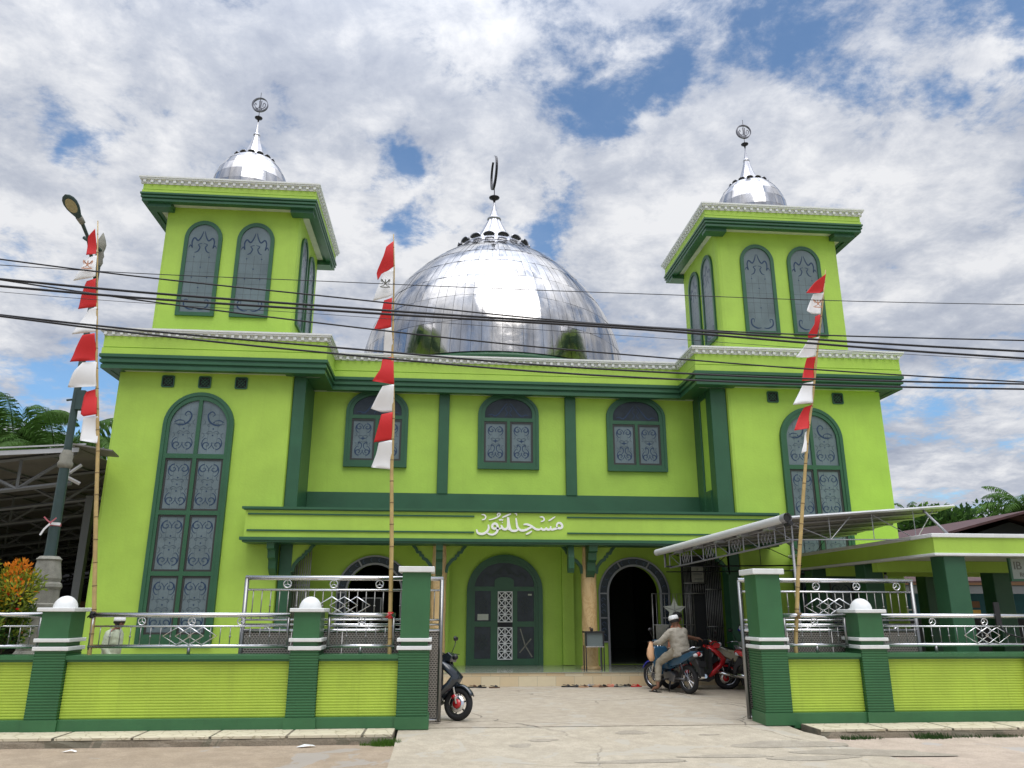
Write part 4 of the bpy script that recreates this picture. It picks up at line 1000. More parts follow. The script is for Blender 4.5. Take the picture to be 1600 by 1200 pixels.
# perforated sheet for the lower half of the gates
pm = mat('perforated_sheet', (.20, .175, .15), .5, .6); t = pm.node_tree; co = t.nodes.new('ShaderNodeTexCoord').outputs['Object']
br = t.nodes.new('ShaderNodeTexBrick'); mp = t.nodes.new('ShaderNodeMapping'); mp.inputs['Rotation'].default_value = (PI/2, 0, 0); t.links.new(co, mp.inputs[0]); t.links.new(mp.outputs[0], br.inputs[0])
br.inputs['Scale'].default_value = 1; br.inputs['Brick Width'].default_value = .045; br.inputs['Row Height'].default_value = .03; br.inputs['Mortar Size'].default_value = .007
br.inputs['Color1'].default_value = (.05, .045, .04, 1); br.inputs['Color2'].default_value = (.07, .06, .05, 1); br.inputs['Mortar'].default_value = (.34, .31, .28, 1)
t.links.new(br.outputs[0], t.nodes['Principled BSDF'].inputs['Base Color'])
def gate(x0, x1, y, label):
    g = thing('sliding_gate', label, 'gate', ((x0+x1)/2, y, 0))
    b = MB().mat('steel'); b.tube([(x0, y, 2.12), (x1, y, 2.12)], .036, 12)
    for z, r in ((1.94, .016), (1.495, .016), (1.425, .016), (1.335, .03), (.05, .03)): b.tube([(x0, y, z), (x1, y, z)], r, 8)
    b.mat('steel_mid')
    for x in (x0+.02, x1-.02): b.tube([(x, y, .02), (x, y, 2.12)], .034, 10)
    b.build('frame', g)
    b = MB().mat('steel_dull'); m = round((x1-x0)/.135)
    for i in range(1, m):
        x = x0+(x1-x0)*i/m; b.tube([(x, y, 1.50), (x, y, 1.93)], .0085, 6)
        if i % 3 == 0: b.sphere((x, y, 1.70), .017, 8, 6)
    b.build('bar', g)
    b = MB().mat('steel'); 
    for i in range(4): ring_emblem(b, x0+(x1-x0)*(i+.9)/4.3, 2.03, y, .058, .011)
    for i in range(4): ring_emblem(b, x0+(x1-x0)*(i+.5)/4, 1.38, y, .036, .008)
    diamonds(b, (x0+x1)/2, 1.71, y-.02, .21, .13, 3, .19, .013); b.build('ornament', g)
    b = MB().mat('perforated_sheet'); b.box(x0+.05, x1-.05, y-.004, y+.004, .08, 1.31); b.mat('steel_dull')
    for i in range(1, 4): x = x0+(x1-x0)*i/4; b.tube([(x, y-.012, .06), (x, y-.012, 1.33)], .014, 6)
    b.build('perforated_panel', g)
    return g
g1 = gate(-3.02, .03, 12.68, 'steel sliding gate pulled open behind the left fence pillar'); g2 = gate(4.83, 7.82, 12.68, 'steel sliding gate pulled open behind the right gate pillar')
# ------------------------------------------------------------------ bamboo poles with strings of red and white pennants
PY = 12.36
def flag_mesh(b, poly, seed):
    """cloth polygon (pixel outline at the pole's distance) with gentle folds, given a real thickness"""
    rn = random.Random(seed); P = [at(x, y, PY) for x, y in poly]
    xs = [p.x for p in P]; zs2 = [p.z for p in P]; x1, z0, z1 = max(xs), min(zs2), max(zs2); ph = rn.uniform(0, 6)
    def inside(x, z):
        c = False; n = len(P); j = n-1
        for i in range(n):
            if (P[i].z > z) != (P[j].z > z) and x < (P[j].x-P[i].x)*(z-P[i].z)/(P[j].z-P[i].z)+P[i].x: c = not c
            j = i
        return c
    # rows of constant height between the left edge and the pole edge
    rows = 12; cols = 8; vs, fs = [], []
    for i in range(rows+1):
        z = z0 + (z1-z0)*(.002 + .996*i/rows); xx = []
        n = len(P)
        for k in range(n):
            a, c = P[k], P[(k+1) % n]
            if (a.z > z) != (c.z > z): xx.append(a.x + (c.x-a.x)*(z-a.z)/(c.z-a.z))
        if len(xx) < 2: xx = [x1, x1]
        a, c = min(xx), max(xx)
        for j in range(cols+1):
            x = a + (c-a)*j/cols; d = (x1-x)
            vs.append((x, PY-.03 + .06*math.sin(d*9+ph+z*2.5)*min(1, d*2.5) + .03*math.sin(z*8+ph), z))
    for i in range(rows):
        for j in range(cols): q = i*(cols+1)+j; fs.append((q, q+1, q+cols+2, q+cols+1))
    b.add(vs, fs, True)
def flagpole(label, pole, flags, emblem, tie):
    base = at(*pole[-1], PY); th = thing('bamboo_flagpole', label, 'flagpole', (base.x, PY, 0), group='bamboo poles with red and white pennants')
    pts = [at(x, y, PY) for x, y in pole]; pts.append(Vector((base.x + .02, PY, 0))); n = len(pts)
    L = sum((pts[i+1]-pts[i]).length for i in range(n-1)); acc_ = 0; rr_ = []
    for i in range(n):
        if i: acc_ += (pts[i]-pts[i-1]).length
        rr_.append(.008 + .024*min(1, acc_/L*1.6))
    b = MB().mat('bamboo'); b.tube(pts, rr_, 10); b.mat('bamboo_node'); d = .25
    while d < L-.1:
        a = 0
        for i in range(n-1):
            l = (pts[i+1]-pts[i]).length
            if a + l >= d:
                t = (d-a)/l; p = pts[i].lerp(pts[i+1], t); r = rr_[i]*(1-t)+rr_[i+1]*t; u = (pts[i+1]-pts[i]).normalized()
                b.tube([p-u*.008, p, p+u*.008], [r*1.02, r*1.22, r*1.02], 10); break
            a += l
        d += .34
    b.build('pole', th)
    for i, (c, poly) in enumerate(flags):
        m = MB().mat('flag_red' if c == 'r' else 'flag_white'); flag_mesh(m, poly, i*7+len(label)); f = m.build('pennant', th); f.modifiers.new('cloth', 'SOLIDIFY').thickness = .004
        if i == 1:
            ex, ey, em = emblem; e = MB().mat(em); C = at(ex, ey, PY); o_ = (C.x, PY-.125, C.z)
            s = .072
            for s_ in (-1, 1):
                e.ribbon([(s_*.1*s, .1*s), (s_*.5*s, .25*s), (s_*.85*s, .75*s), (s_*1.0*s, 1.1*s), (s_*1.05*s, .6*s), (s_*.7*s, -.05*s)], [.012, .02, .018, .008, .014, .006], 0, .003, o=o_)
                e.ribbon([(s_*.3*s, .2*s), (s_*.62*s, .55*s), (s_*.72*s, .95*s)], .010, 0, .003, o=o_)
                e.ribbon([(s_*.15*s, -.3*s), (s_*.4*s, -.65*s), (s_*.9*s, -.75*s)], .012, 0, .003, o=o_)
            e.plate([(-.28*s, .35*s), (.28*s, .35*s), (.25*s, -.2*s), (0, -.45*s), (-.25*s, -.2*s)][::-1], [], .0, .004, o=o_)
            e.plate([(-.14*s, .4*s), (.14*s, .4*s), (.10*s, .85*s), (-.02*s, 1.0*s), (-.14*s, .8*s)], [], .0, .0035, o=o_)
            e.ribbon([(-1.25*s, -.95*s), (-.5*s, -1.05*s), (.5*s, -1.05*s), (1.1*s, -.95*s)], .018, 0, .003, o=o_)
            e.build('emblem', f)
    b = MB().mat(tie[1]); C = at(tie[0][0], tie[0][1], PY); b.lathe([(.038, -.05), (.05, -.02), (.046, .02), (.038, .05)], (C.x, PY, 1.565), 10); b.tube([(C.x-.06, PY-.03, 1.53), (C.x, PY-.05, 1.58), (C.x+.05, PY-.04, 1.60)], .012, 5); b.build('lashing', th)
flagpole('tall bamboo pole of pennants beside the street lamp, its bleached emblem reddish brown', [(153, 345), (152, 420), (151, 560), (153, 700), (150, 800), (147, 955), (141, 1010)],
  [('r', [(151, 360), (138, 371), (136, 400), (151, 399)]), ('w', [(152, 400), (136, 401), (131, 417), (115, 439), (152, 436)]), ('r', [(152, 437), (137, 440), (126, 465), (121, 482), (152, 479)]), ('w', [(152, 480), (141, 481), (125, 503), (113, 523), (152, 522)]), ('r', [(151, 523), (133, 525), (120, 545), (110, 566), (151, 564)]), ('w', [(152, 565), (133, 566), (120, 583), (109, 607), (152, 607)]), ('r', [(152, 608), (135, 608), (130, 618), (128, 648), (133, 652), (154, 650)]), ('w', [(154, 651), (133, 651), (130, 666), (128, 690), (154, 694)])], (142, 418, 'emblem_tan'), ((146, 955), 'black_plastic'))
flagpole('tall bamboo pole of pennants before the left end of the dome, its emblem dark grey', [(615, 366), (616, 420), (613, 560), (615, 640), (612, 733), (612, 850), (610, 957), (609, 1010)],
  [('r', [(615, 377), (604, 386), (600, 400), (588, 425), (590, 437), (597, 425), (615, 420)]), ('w', [(615, 421), (600, 424), (592, 445), (583, 470), (601, 467), (613, 466)]), ('r', [(613, 467), (601, 468), (596, 490), (583, 515), (611, 512)]), ('w', [(612, 513), (603, 514), (600, 535), (599, 556), (615, 556)]), ('r', [(615, 557), (598, 558), (595, 577), (581, 598), (616, 601)]), ('w', [(616, 602), (600, 602), (591, 618), (578, 643), (614, 644)]), ('r', [(614, 645), (597, 646), (592, 665), (584, 691), (612, 688)]), ('w', [(613, 689), (593, 689), (588, 708), (579, 731), (612, 734)])], (603, 447, 'emblem_dark'), ((610, 958), 'red_paint'))
flagpole('leaning bamboo pole of pennants before the right tower window, its emblem pale orange', [(1290, 422), (1285, 480), (1276, 560), (1270, 620), (1262, 680), (1254, 790), (1247, 900), (1243, 1010)],
  [('r', [(1288, 430), (1273, 441), (1258, 459), (1286, 457)]), ('w', [(1286, 458), (1270, 460), (1265, 472), (1256, 491), (1281, 492)]), ('r', [(1280, 493), (1272, 493), (1271, 508), (1263, 522), (1264, 529), (1276, 526)]), ('w', [(1277, 528), (1262, 531), (1253, 546), (1241, 560), (1274, 557)]), ('r', [(1273, 558), (1259, 559), (1255, 578), (1250, 597), (1271, 596)]), ('w', [(1270, 597), (1255, 598), (1248, 614), (1238, 633), (1268, 632)]), ('r', [(1268, 633), (1258, 634), (1249, 652), (1240, 673), (1262, 672)]), ('w', [(1262, 673), (1258, 674), (1256, 690), (1250, 709), (1258, 708)])], (1273, 478, 'emblem_tan'), ((1246, 960), 'bamboo_node'))

# ------------------------------------------------------------------ overhead wires along the street
def wire(label, pts, r, Y=9.0):
    P = [at(x, y, Y) for x, y in pts]; a = P[0] + (P[0]-P[1])*1.6; c = P[-1] + (P[-1]-P[-2])*2.5; a.z += .25; c.z += .25; P = [a] + P + [c]
    out = []
    for i in range(len(P)-1):
        p0, p1, p2, p3 = P[max(0, i-1)], P[i], P[i+1], P[min(len(P)-1, i+2)]
        for j in range(6):
            t = j/6; out.append(.5*((2*p1) + (-p0+p2)*t + (2*p0-5*p1+4*p2-p3)*t*t + (-p0+3*p1-3*p2+p3)*t**3))
    out.append(P[-1]); b = MB().mat('wire'); b.tube(out, r, 6); return tag(b.build('overhead_wire', None, tuple(out[0])), label, 'wire', 'overhead wires crossing in front of the mosque')
wire('topmost overhead wire on the right, thin and nearly straight', [(0, 414), (520, 440), (1000, 459), (1600, 476)], .0055, 9.2)
wire('black wire highest at the left edge, crossing under the thin top one', [(0, 405), (520, 464), (1000, 510), (1600, 532)], .010, 9.0)
wire('upper strand of the thick black pair across the dome', [(0, 436), (560, 482), (1000, 511), (1600, 549)], .015, 8.8)
wire('lower strand of the thick black pair across the dome', [(0, 447), (560, 488), (1000, 514.5), (1600, 560)], .015, 8.7)
wire('black wire leaving the thick pair at left and passing low over the dome', [(0, 437), (560, 512), (1000, 556), (1600, 597)], .010, 8.9)
wire('faint grey wire just beneath the thick black pair', [(0, 456), (520, 492), (1000, 526), (1600, 563)], .0035, 9.4)
wire('second lowest wire, thick and black, along the roof moulding', [(0, 492), (560, 546), (1000, 580), (1600, 600)], .012, 8.6)
wire('lowest thick black wire, crossing the green roof band', [(0, 494), (560, 556), (1000, 590), (1600, 608)], .012, 8.5)

# ------------------------------------------------------------------ street lamp
LX, LY = -6.60, 14.0
lp = thing('street_lamp', 'dark green street lamp on a weathered stone base behind the left fence', 'street lamp', (LX, LY, 0))
b = MB().mat('lamp_stone'); b.lathe([(.34, 0), (.34, .9), (.27, 1.0), (.27, 1.55), (.30, 1.62), (.34, 1.66), (.34, 1.72), (.24, 1.74), (.235, 1.95), (.26, 2.0), (.25, 2.05), (.22, 2.08), (.23, 2.14), (.18, 2.42), (.20, 2.45), (.15, 2.50)], (LX, LY, 0), 10, sm=False); b.build('base', lp)
b = MB().mat('lamp_green'); b.lathe([(.10, 2.48), (.09, 2.6), (.08, 4.02)], (LX, LY, 0), 16); b.mat('lamp_stone').lathe([(.085, 4.0), (.115, 4.03), (.125, 4.09), (.10, 4.14), (.11, 4.22), (.07, 4.32)], (LX, LY, 0), 16); b.mat('lamp_green').lathe([(.065, 4.3), (.052, 6.5), (.045, 7.85)], (LX, LY, 0), 14)
b.build('pole', lp)
b = MB().mat('lamp_green').box(LX+.04, LX+.17, LY-.08, LY+.05, 5.05, 5.40); b.tube([(LX-.14, LY-.03, 5.22), (LX+.05, LY-.03, 5.25)], .02, 6); b.build('switch_box', lp)
b = MB().mat('lamp_stone').lathe([(.05, 7.85), (.075, 7.92), (.062, 8.0), (.078, 8.06), (.058, 8.14), (.078, 8.22), (.085, 8.30), (.06, 8.40), (.03, 8.48), (.004, 8.54)], (LX, LY, 0), 12); b.build('finial', lp)
A1 = at(158, 400, 14.0); A0 = Vector((LX, LY, 7.55)); H1 = at(137, 370, 13.3); H2 = at(127, 345, 13.0)
b = MB().mat('lamp_green'); b.tube([A0, A0.lerp(H1, .5), H1, H2], [.035, .033, .03, .035], 8); b.tube([at(131, 371, 13.4), at(141, 378, 13.4), at(158, 392, 14.0)], .032, 8); b.build('arm', lp)
H3 = at(113, 322, 12.75); dv = (H3-H2).normalized()
b = MB().mat('lamp_stone'); C0 = H2; sv = Vector((dv.z, 0, -dv.x)).normalized() if abs(dv.y) < .9 else Vector((1,0,0)); nv_ = dv.cross(sv).normalized()
b.tube([H2-dv*.05, H2+dv*.08], [.05, .06], 10)
stations = [(.05, .05, .04), (.14, .07, .05), (.22, .10, .055), (.32, .13, .055), (.43, .138, .05), (.52, .12, .04), (.59, .075, .025), (.62, .015, .01)]
vs, fs = [], []; n = 20
DV = (H3-H2).normalized()*1.0
for d, w, h in stations:
    for k in range(n): a = 2*PI*k/n; vs.append(H2 + dv*d*.85 + sv*w*.85*math.cos(a) + nv_*h*math.sin(a))
for i in range(len(stations)-1):
    for k in range(n): fs.append((i*n+k, i*n+(k+1) % n, (i+1)*n+(k+1) % n, (i+1)*n+k))
b.mat('lamp_green').add(vs, fs, True); hd = b.build('lamp_head', lp)
sgn = -1 if nv_.z > 0 else 1
b = MB().mat('lamp_lens'); vs = []
for k in range(24): a = 2*PI*k/24; vs.append(H2 + dv*(.33+.14*math.cos(a)) + sv*.08*math.sin(a) + nv_*sgn*(.056))
b.add(vs, [tuple(range(24))], False); b.build('lens', hd)
b = MB().mat('ribbon_pink'); b.lathe([(.09, 3.0), (.093, 3.02), (.09, 3.05)], (LX, LY, 0), 14); b.ribbon([(LX-.02, 3.04), (LX-.10, 3.10), (LX-.15, 3.15)], .02, 0, .01, o=(0, LY-.10, 0)); b.ribbon([(LX-.02, 3.04), (LX+.07, 3.13)], .02, 0, .01, o=(0, LY-.14, 0)); b.mat('flag_white').ribbon([(LX-.02, 3.03), (LX-.10, 2.94), (LX-.15, 2.84)], .03, 0, .012, o=(0, LY-.135, 0)); b.ribbon([(LX-.02, 3.04), (LX+.13, 3.03)], .045, 0, .006, o=(0, LY-.10, 0)); tag(b.build('ribbon_strip', None, (LX, LY, 3.0)), 'red and white ribbon knotted round the street lamp pole', 'ribbon')

# ------------------------------------------------------------------ steel hall at the left
sh = thing('open_steel_hall', 'wide open steel roofed hall with rows of grey trusses left of the mosque', 'hall', (-18, 18, 0))
zfun = lambda x: 4.86 + (x+9.89)*.135
def zroof(x, y): return max(3.4, zfun(x)) if True else 0
x0, x1 = -34, -8.3
b = MB().mat('shed_roof'); n = 60; vs = []
for j, y in enumerate((17.92, 46)):
    for i in range(n+1): x = x0+(x1-x0)*i/n; vs.append((x, y, zroof(x, y)+.10))
b.add(vs, [(i, i+1, n+2+i, n+1+i) for i in range(n)], False)
b.add([(-8.3, 17.75, zroof(-8.3,0)+.10), (-7.45, 17.85, zroof(-8.3,0)-.02), (-7.6, 18.6, zroof(-8.3,0)-.02), (-8.3, 19.1, zroof(-8.3,0)+.10)], [(0,1,2,3)])
r_ = b.build('roof', sh); r_.modifiers.new('s', 'SOLIDIFY').thickness = .03
b = MB().mat('shed_edge'); b.add([(x0, 17.90, zroof(x0,0)-.06), (x1+.1, 17.90, zroof(x1,0)-.04), (x1+.1, 17.90, zroof(x1,0)+.06), (x0, 17.90, zroof(x0,0)+.06)], [(0,1,2,3)]); b.add([(x0, 17.86, zroof(x0,0)+.08), (x1+.25, 17.86, zroof(x1,0)+.12), (x1+.25, 17.86, zroof(x1,0)+.15), (x0, 17.86, zroof(x0,0)+.11)], [(0,1,2,3)]); e_ = b.build('fascia', sh); e_.modifiers.new('s', 'SOLIDIFY').thickness = .03
for j in range(13):
    y = 18.25 + j*2.2; b = MB().mat('shed_steel'); h = .70; q = .045 if j else .05
    def zz_(x): return zroof(x, y)+.02
    nx = 22; xx = [x0+(x1-.1-x0)*i/nx for i in range(nx+1)]
    b.tube([(x, y, zz_(x)) for x in xx], q, 4); b.tube([(x, y, zz_(x)-h) for x in xx], q, 4)
    for i in range(nx):
        b.tube([(xx[i], y, zz_(xx[i]) - (h if i % 2 else 0)), (xx[i+1], y, zz_(xx[i+1]) - (0 if i % 2 else h))], q*.8, 4)
        if i % 2 == 0: b.tube([(xx[i+1], y, zz_(xx[i+1])), (xx[i+1], y, zz_(xx[i+1])-h)], q*.7, 4)
    b.build('truss', sh)
b = MB().mat('shed_steel')
for i in range(18):
    x = x0+(x1-x0)*(i+.5)/18; b.box(x-.03, x+.03, 18, 46, zroof(x,0)+.03, zroof(x,0)+.09)
b.build('purlins', sh)
b = MB().mat('shed_edge'); X = -8.35; zt = zroof(X, 0); b.tube([(X, 17.95, zt), (X-.03, 17.95, zt-.62)], .035, 4); b.tube([(X-.03, 17.95, zt-.6), (X+.2, 18.1, zt-.72)], .04, 4); b.tube([(X, 17.98, zt-.5), (X+.2, 18.05, zt-.3)], .035, 4); b.build('end_bracket', sh)
for x in (-30, -24, -18, -12.2, -8.9):
    for y in (20.5, 33, 45): b = MB().mat('shed_steel').box(x-.09, x+.09, y-.09, y+.09, 0, zroof(x,0)-.6); b.build('post', sh)
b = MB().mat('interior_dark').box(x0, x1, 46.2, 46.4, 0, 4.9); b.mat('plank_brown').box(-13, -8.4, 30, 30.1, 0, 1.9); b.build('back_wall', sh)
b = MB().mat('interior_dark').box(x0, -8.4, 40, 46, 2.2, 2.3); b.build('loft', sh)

# ------------------------------------------------------------------ right: flat roofed pavilion
pv = thing('parking_pavilion', 'lime and white flat roofed open pavilion on dark green columns at the right', 'pavilion', (12, 16, 0))
PX0, PX1, PY0, PY1 = 8.66, 18, 13.22, 19.1
b = MB().mat('lime_paint'); b.box(PX0, PX1, PY0, PY0+.12, 2.62, 2.90); b.box(PX0, PX0+.12, PY0+.12, PY1, 2.62, 2.90); b.box(PX0+.12, PX1, PY0+.12, PY1, 2.66, 2.80); b.build('roof_slab', pv)
b = MB().mat('white_paint'); b.box(PX0-.04, PX1, PY0-.04, PY0+.15, 2.895, 2.965); b.box(PX0-.04, PX0+.15, PY0+.15, PY1, 2.895, 2.965); b.box(PX0-.025, PX1, PY0-.025, PY0+.14, 2.575, 2.625); b.box(PX0-.025, PX0+.14, PY0+.14, PY1, 2.575, 2.625); b.build('white_moulding', pv, bevel=.01)
b = MB().mat('soffit_paint'); b.box(PX0+.14, PX1, PY0+.14, PY1, 2.62, 2.655); b.build('ceiling', pv)
b = MB().mat('lime_paint')
for y in (15.4, 17.4): b.box(PX0+.15, PX1, y, y+.2, 2.40, 2.618)
b.build('ceiling_beam', pv)
for x, y in ((8.86, 13.5), (8.86, 16.2), (8.86, 18.6), (11.7, 13.5), (11.7, 16.2), (11.7, 18.6), (14.6, 13.5), (14.6, 18.6)):
    w = .20
    b = MB().mat('green_paint').box(x, x+2*w, y-w, y+w, 0, 2.63); b.build('column', pv, bevel=.015)
b = MB().mat('dark_metal'); b.tube([(9.6, 16.5, 2.62), (9.6, 16.5, 2.45)], .008, 5); b.lathe([(.03, 2.40), (.035, 2.46), (.02, 2.48)], (9.6, 16.5, 0), 10); b.mat('lens_clear').sphere((9.6, 16.5, 2.34), .04, 12, 8, 1.3); tag(b.build('hanging_bulb', None, (9.6, 16.5, 2.4)), 'unlit bulb hanging from the pavilion ceiling', 'light bulb')
def text_mesh(body, size, loc, rot, matn, parent, name='lettering', ext=.004):
    cu = bpy.data.curves.new('t', 'FONT'); cu.body = body; cu.size = size; cu.extrude = ext; cu.align_x = 'LEFT'
    o = bpy.data.objects.new('t', cu); COL.objects.link(o); dg = bpy.context.evaluated_depsgraph_get(); me = bpy.data.meshes.new_from_object(o.evaluated_get(dg)); bpy.data.objects.remove(o)
    off = Vector(parent['_o']); me.transform(Matrix.Translation(Vector(loc)-off) @ Euler(rot).to_matrix().to_4x4()); me.materials.clear(); me.materials.append(MATS[matn])
    o = bpy.data.objects.new(name, me); COL.objects.link(o); o.parent = parent; o['_o'] = list(off); return o
sg = thing('hanging_sign', 'pale framed sign board hung under the pavilion roof edge at the right', 'sign', (10.5, 13.6, 2.2))
mat('sign_face', (.30, .33, .29), .5)
b = MB().mat('sign_face').box(10.33, 11.6, 13.60, 13.62, 2.20, 2.56); b.build('board', sg); b = MB().mat('green_paint').box(10.29, 11.64, 13.585, 13.635, 2.16, 2.20); b.box(10.29, 10.33, 13.585, 13.635, 2.20, 2.57); b.build('frame', sg)
text_mesh('IB - IN', .20, (10.37, 13.597, 2.37), (PI/2, 0, 0), 'emblem_dark', sg); text_mesh('RO.', .11, (10.47, 13.597, 2.24), (PI/2, 0, 0), 'emblem_dark', sg)

# ------------------------------------------------------------------ carport of galvanised sheet
cp_ = thing('metal_carport', 'sloping zinc carport with a white gutter pipe over the right gate pillar', 'carport', (6, 13.3, 0))
CA = Vector((6.02, 13.3, 3.20)); CB = Vector((9.68, 14.0, 3.55)); CC = Vector((5.12, 18.2, 2.96)); CD = Vector((10.0, 18.9, 3.42))
def cpt(u, v, dz=0): p = CA.lerp(CB, u).lerp(CC.lerp(CD, u), v); return Vector((p.x, p.y, p.z+dz))
b = MB().mat('zinc'); vs = []; nu, nv = 64, 6
for j in range(nv+1):
    for i in range(nu+1): vs.append(cpt(i/nu, j/nv, .012*math.sin(j*0) + (.012 if i % 2 else -.012)))
b.add(vs, [(j*(nu+1)+i, j*(nu+1)+i+1, (j+1)*(nu+1)+i+1, (j+1)*(nu+1)+i) for j in range(nv) for i in range(nu)], False); r_ = b.build('roof_sheet', cp_); r_.modifiers.new('s', 'SOLIDIFY').thickness = .004
b = MB().mat('shed_edge'); b.tube([cpt(0, 0, .01)-Vector((0, .02, 0)), cpt(1, 0, .01)-Vector((0, .02, 0))], .028, 4); b.build('roof_edge', cp_)
b = MB().mat('pipe_white'); b.tube([CA+Vector((-.03, -.10, .0)), CC+Vector((-.06, .12, -.01))], .075, 16, cap=False); b.tube([CC+Vector((-.06, .12, -.01)), CC+Vector((-.061, .121, -.01))], [.075, .001], 16, cap=False); g_ = b.build('gutter_pipe', cp_)
b = MB().mat('grey_paint'); dvp = (CA-CC).normalized(); p0 = CA+Vector((-.03, -.10, 0)); b.tube([p0-dvp*.08, p0+dvp*.05], .087, 16, cap=False); b.mat('interior_dark'); b.tube([p0+dvp*.02, p0+dvp*.021], .07, 14); b.tube([p0-dvp*.1+Vector((0.04,0,-.10)), p0+dvp*.08+Vector((.04,0,-.10))], .04, 10); b.build('pipe_coupling', g_)
# lattice truss under the gutter side
b = MB().mat('grey_paint'); n = 9; tp, bt = [], []
for i in range(n+1): v = i/n*.97; p = cpt(0.03, v, -.10); tp.append(p); bt.append(p + Vector((0, 0, -.29)))
b.tube(tp, .016, 4); b.tube(bt, .018, 4)
for i in range(n+1): b.tube([tp[i], bt[i]], .013, 4)
for i in range(n):
    a, c, d_, e_ = tp[i], tp[i+1], bt[i], bt[i+1]
    if i % 2 == 0: b.tube([d_, c], .011, 4)
    else:
        m_ = (a+c+d_+e_)/4; u_ = (c-a)
        for k in (-.22, 0, .22): q = m_ + u_*k; b.tube([q+u_*.10, q+Vector((0,0,.11)), q-u_*.10, q-Vector((0,0,.11))], .008, 4, closed=True)
b.build('lattice_truss', cp_)
b = MB().mat('grey_paint')
for v in (.12, .3, .48, .66, .84):
    b.tube([cpt(0, v, -.03), cpt(1, v, -.03)], .02, 4); p = cpt(.0, v, -.05); b.box(p.x-.03, p.x+.12, p.y-.12, p.y+.12, p.z-.07, p.z+.02)
b.build('rafter', cp_)
# front and rear open trusses
for v in (.01, .95):
    b = MB().mat('grey_paint' if v < .5 else 'dark_metal'); A_ = cpt(0, v, -.36); B_ = cpt(1.0, v, -.36); B_.z = A_.z + .10
    b.tube([A_, B_], .012 if v < .5 else .018, 5); m_ = 4
    for i in range(m_):
        t0, t1 = i/m_, (i+1)/m_; a = A_.lerp(B_, t0); c = A_.lerp(B_, t1); tu = cpt((t0+t1)/2, v, -.04)
        b.tube([a, cpt(t0, v, -.02)], .008, 4); b.tube([a, tu] if i % 2 else [cpt(t0, v, -.03), c], .009, 4)
    if v > .5:
        b.tube([A_-Vector((0,0,.12)), B_-Vector((0,0,.12))], .012, 4)
    b.build('front_truss' if v < .5 else 'rear_truss', cp_)
for p_, q_ in (((6.15, 13.4, 2.86), (6.15, 13.4, 0)), ((5.2, 18.15, 2.6), (5.2, 18.15, 2.93)), ((9.0, 13.3, 2.97), (9.0, 13.9, 3.45)), ((8.75, 18.6, 2.97), (8.2, 18.6, 3.4))):
    b = MB().mat('grey_paint').tube([p_, q_], .024, 8); b.build('post', cp_)

# ------------------------------------------------------------------ buildings beyond, right
hs = thing('village_house', 'old house with a rusty maroon gabled roof beyond the pavilion', 'house', (30, 40, 0))
b = MB().mat('maroon_roof')
rg = [(30.9, 38.5, 6.65), (30.9, 52, 6.65)]
b.add([(23.0, 39.5, 4.6), (30.9, 38.5, 6.65), (30.9, 52, 6.65), (23.0, 52, 4.6)], [(0,1,2,3)]); b.add([(38.5, 39.5, 4.6), (30.9, 38.5, 6.65), (30.9, 52, 6.65), (38.5, 52, 4.6)], [(3,2,1,0)])
r_ = b.build('roof', hs); r_.modifiers.new('s', 'SOLIDIFY').thickness = .12
b = MB().mat('interior_dark'); b.add([(24.5, 40.2, 4.4), (37.3, 40.2, 4.4), (30.9, 40.2, 6.3)], [(0,1,2)]); b.mat('plank_brown').box(24.4, 37.4, 40.3, 51, 0, 4.75); b.build('wall', hs)
sp = thing('village_shop', 'low teal plank shop with a rusty awning behind the pavilion columns', 'shop', (19, 27, 0))
b = MB().mat('teal_wall').box(14.0, 30.0, 28.0, 34, 0, 2.55); b.build('wall', sp)
b = MB().mat('maroon_roof'); b.add([(13.6, 25.6, 2.50), (30.0, 25.6, 2.72), (30.0, 30.5, 3.75), (13.6, 30.5, 3.5)], [(0,1,2,3)]); r_ = b.build('awning', sp); r_.modifiers.new('s', 'SOLIDIFY').thickness = .06
b = MB().mat('shed_steel').box(13.6, 30.0, 25.7, 25.78, 2.20, 2.45); b.build('beam', sp)
for x, m_, z in ((17.9, 'plank_brown', 1.75), (17.9, 'wood_yellow', 1.45), (15.4, 'pipe_white', 1.65)):
    b = MB().mat(m_).box(x, x+1.6, 27.6, 27.9, z-.0, z + (.22 if m_ != 'pipe_white' else .04)); b.build('shelf', sp)
b = MB().mat('interior_dark').box(14.1, 29.9, 27.93, 27.99, .15, 1.35); b.build('dark_opening_panel', sp)  # solid dark slab on the wall, painted as the shop's unlit inside
for x in (16.9, 20.9, 24.8): b = MB().mat('shed_steel').box(x, x+.12, 25.75, 25.87, 0, 2.3); b.build('post', sp)
hw = thing('low_house', 'grey walled low house glimpsed between the pavilion and the fence', 'house', (12, 36, 0))
b = MB().mat('lamp_stone').box(9.5, 14.5, 34.5, 40, 0, 2.2); b.build('wall', hw); b = MB().mat('maroon_roof'); b.add([(9, 34, 2.2), (15, 34, 2.2), (15, 41, 3.6), (9, 41, 3.6)], [(0,1,2,3)]); r_ = b.build('roof', hw); r_.modifiers.new('s', 'SOLIDIFY').thickness = .1
b = MB().mat('wood_yellow').box(9.20, 9.245, FY-.06, FY-.02, .72, 1.11); b.box(9.245, 9.75, FY-.06, FY-.02, 1.075, 1.11); b.mat('plank_brown').box(9.245, 9.75, FY-.05, FY-.025, .30, 1.075); b.mat('wood_yellow').box(9.20, 9.245, FY-.06, FY-.02, 0, .72); tag(b.build('notice_board', None, (9.4, FY, 0)), 'yellow framed brown board leaning on the fence at the right edge', 'board')
mm = thing('wall_mirror', 'dark grey flat phone-shaped mirror standing on the right fence rail', 'mirror', (8.97, 11.98, 1.5)) if False else None

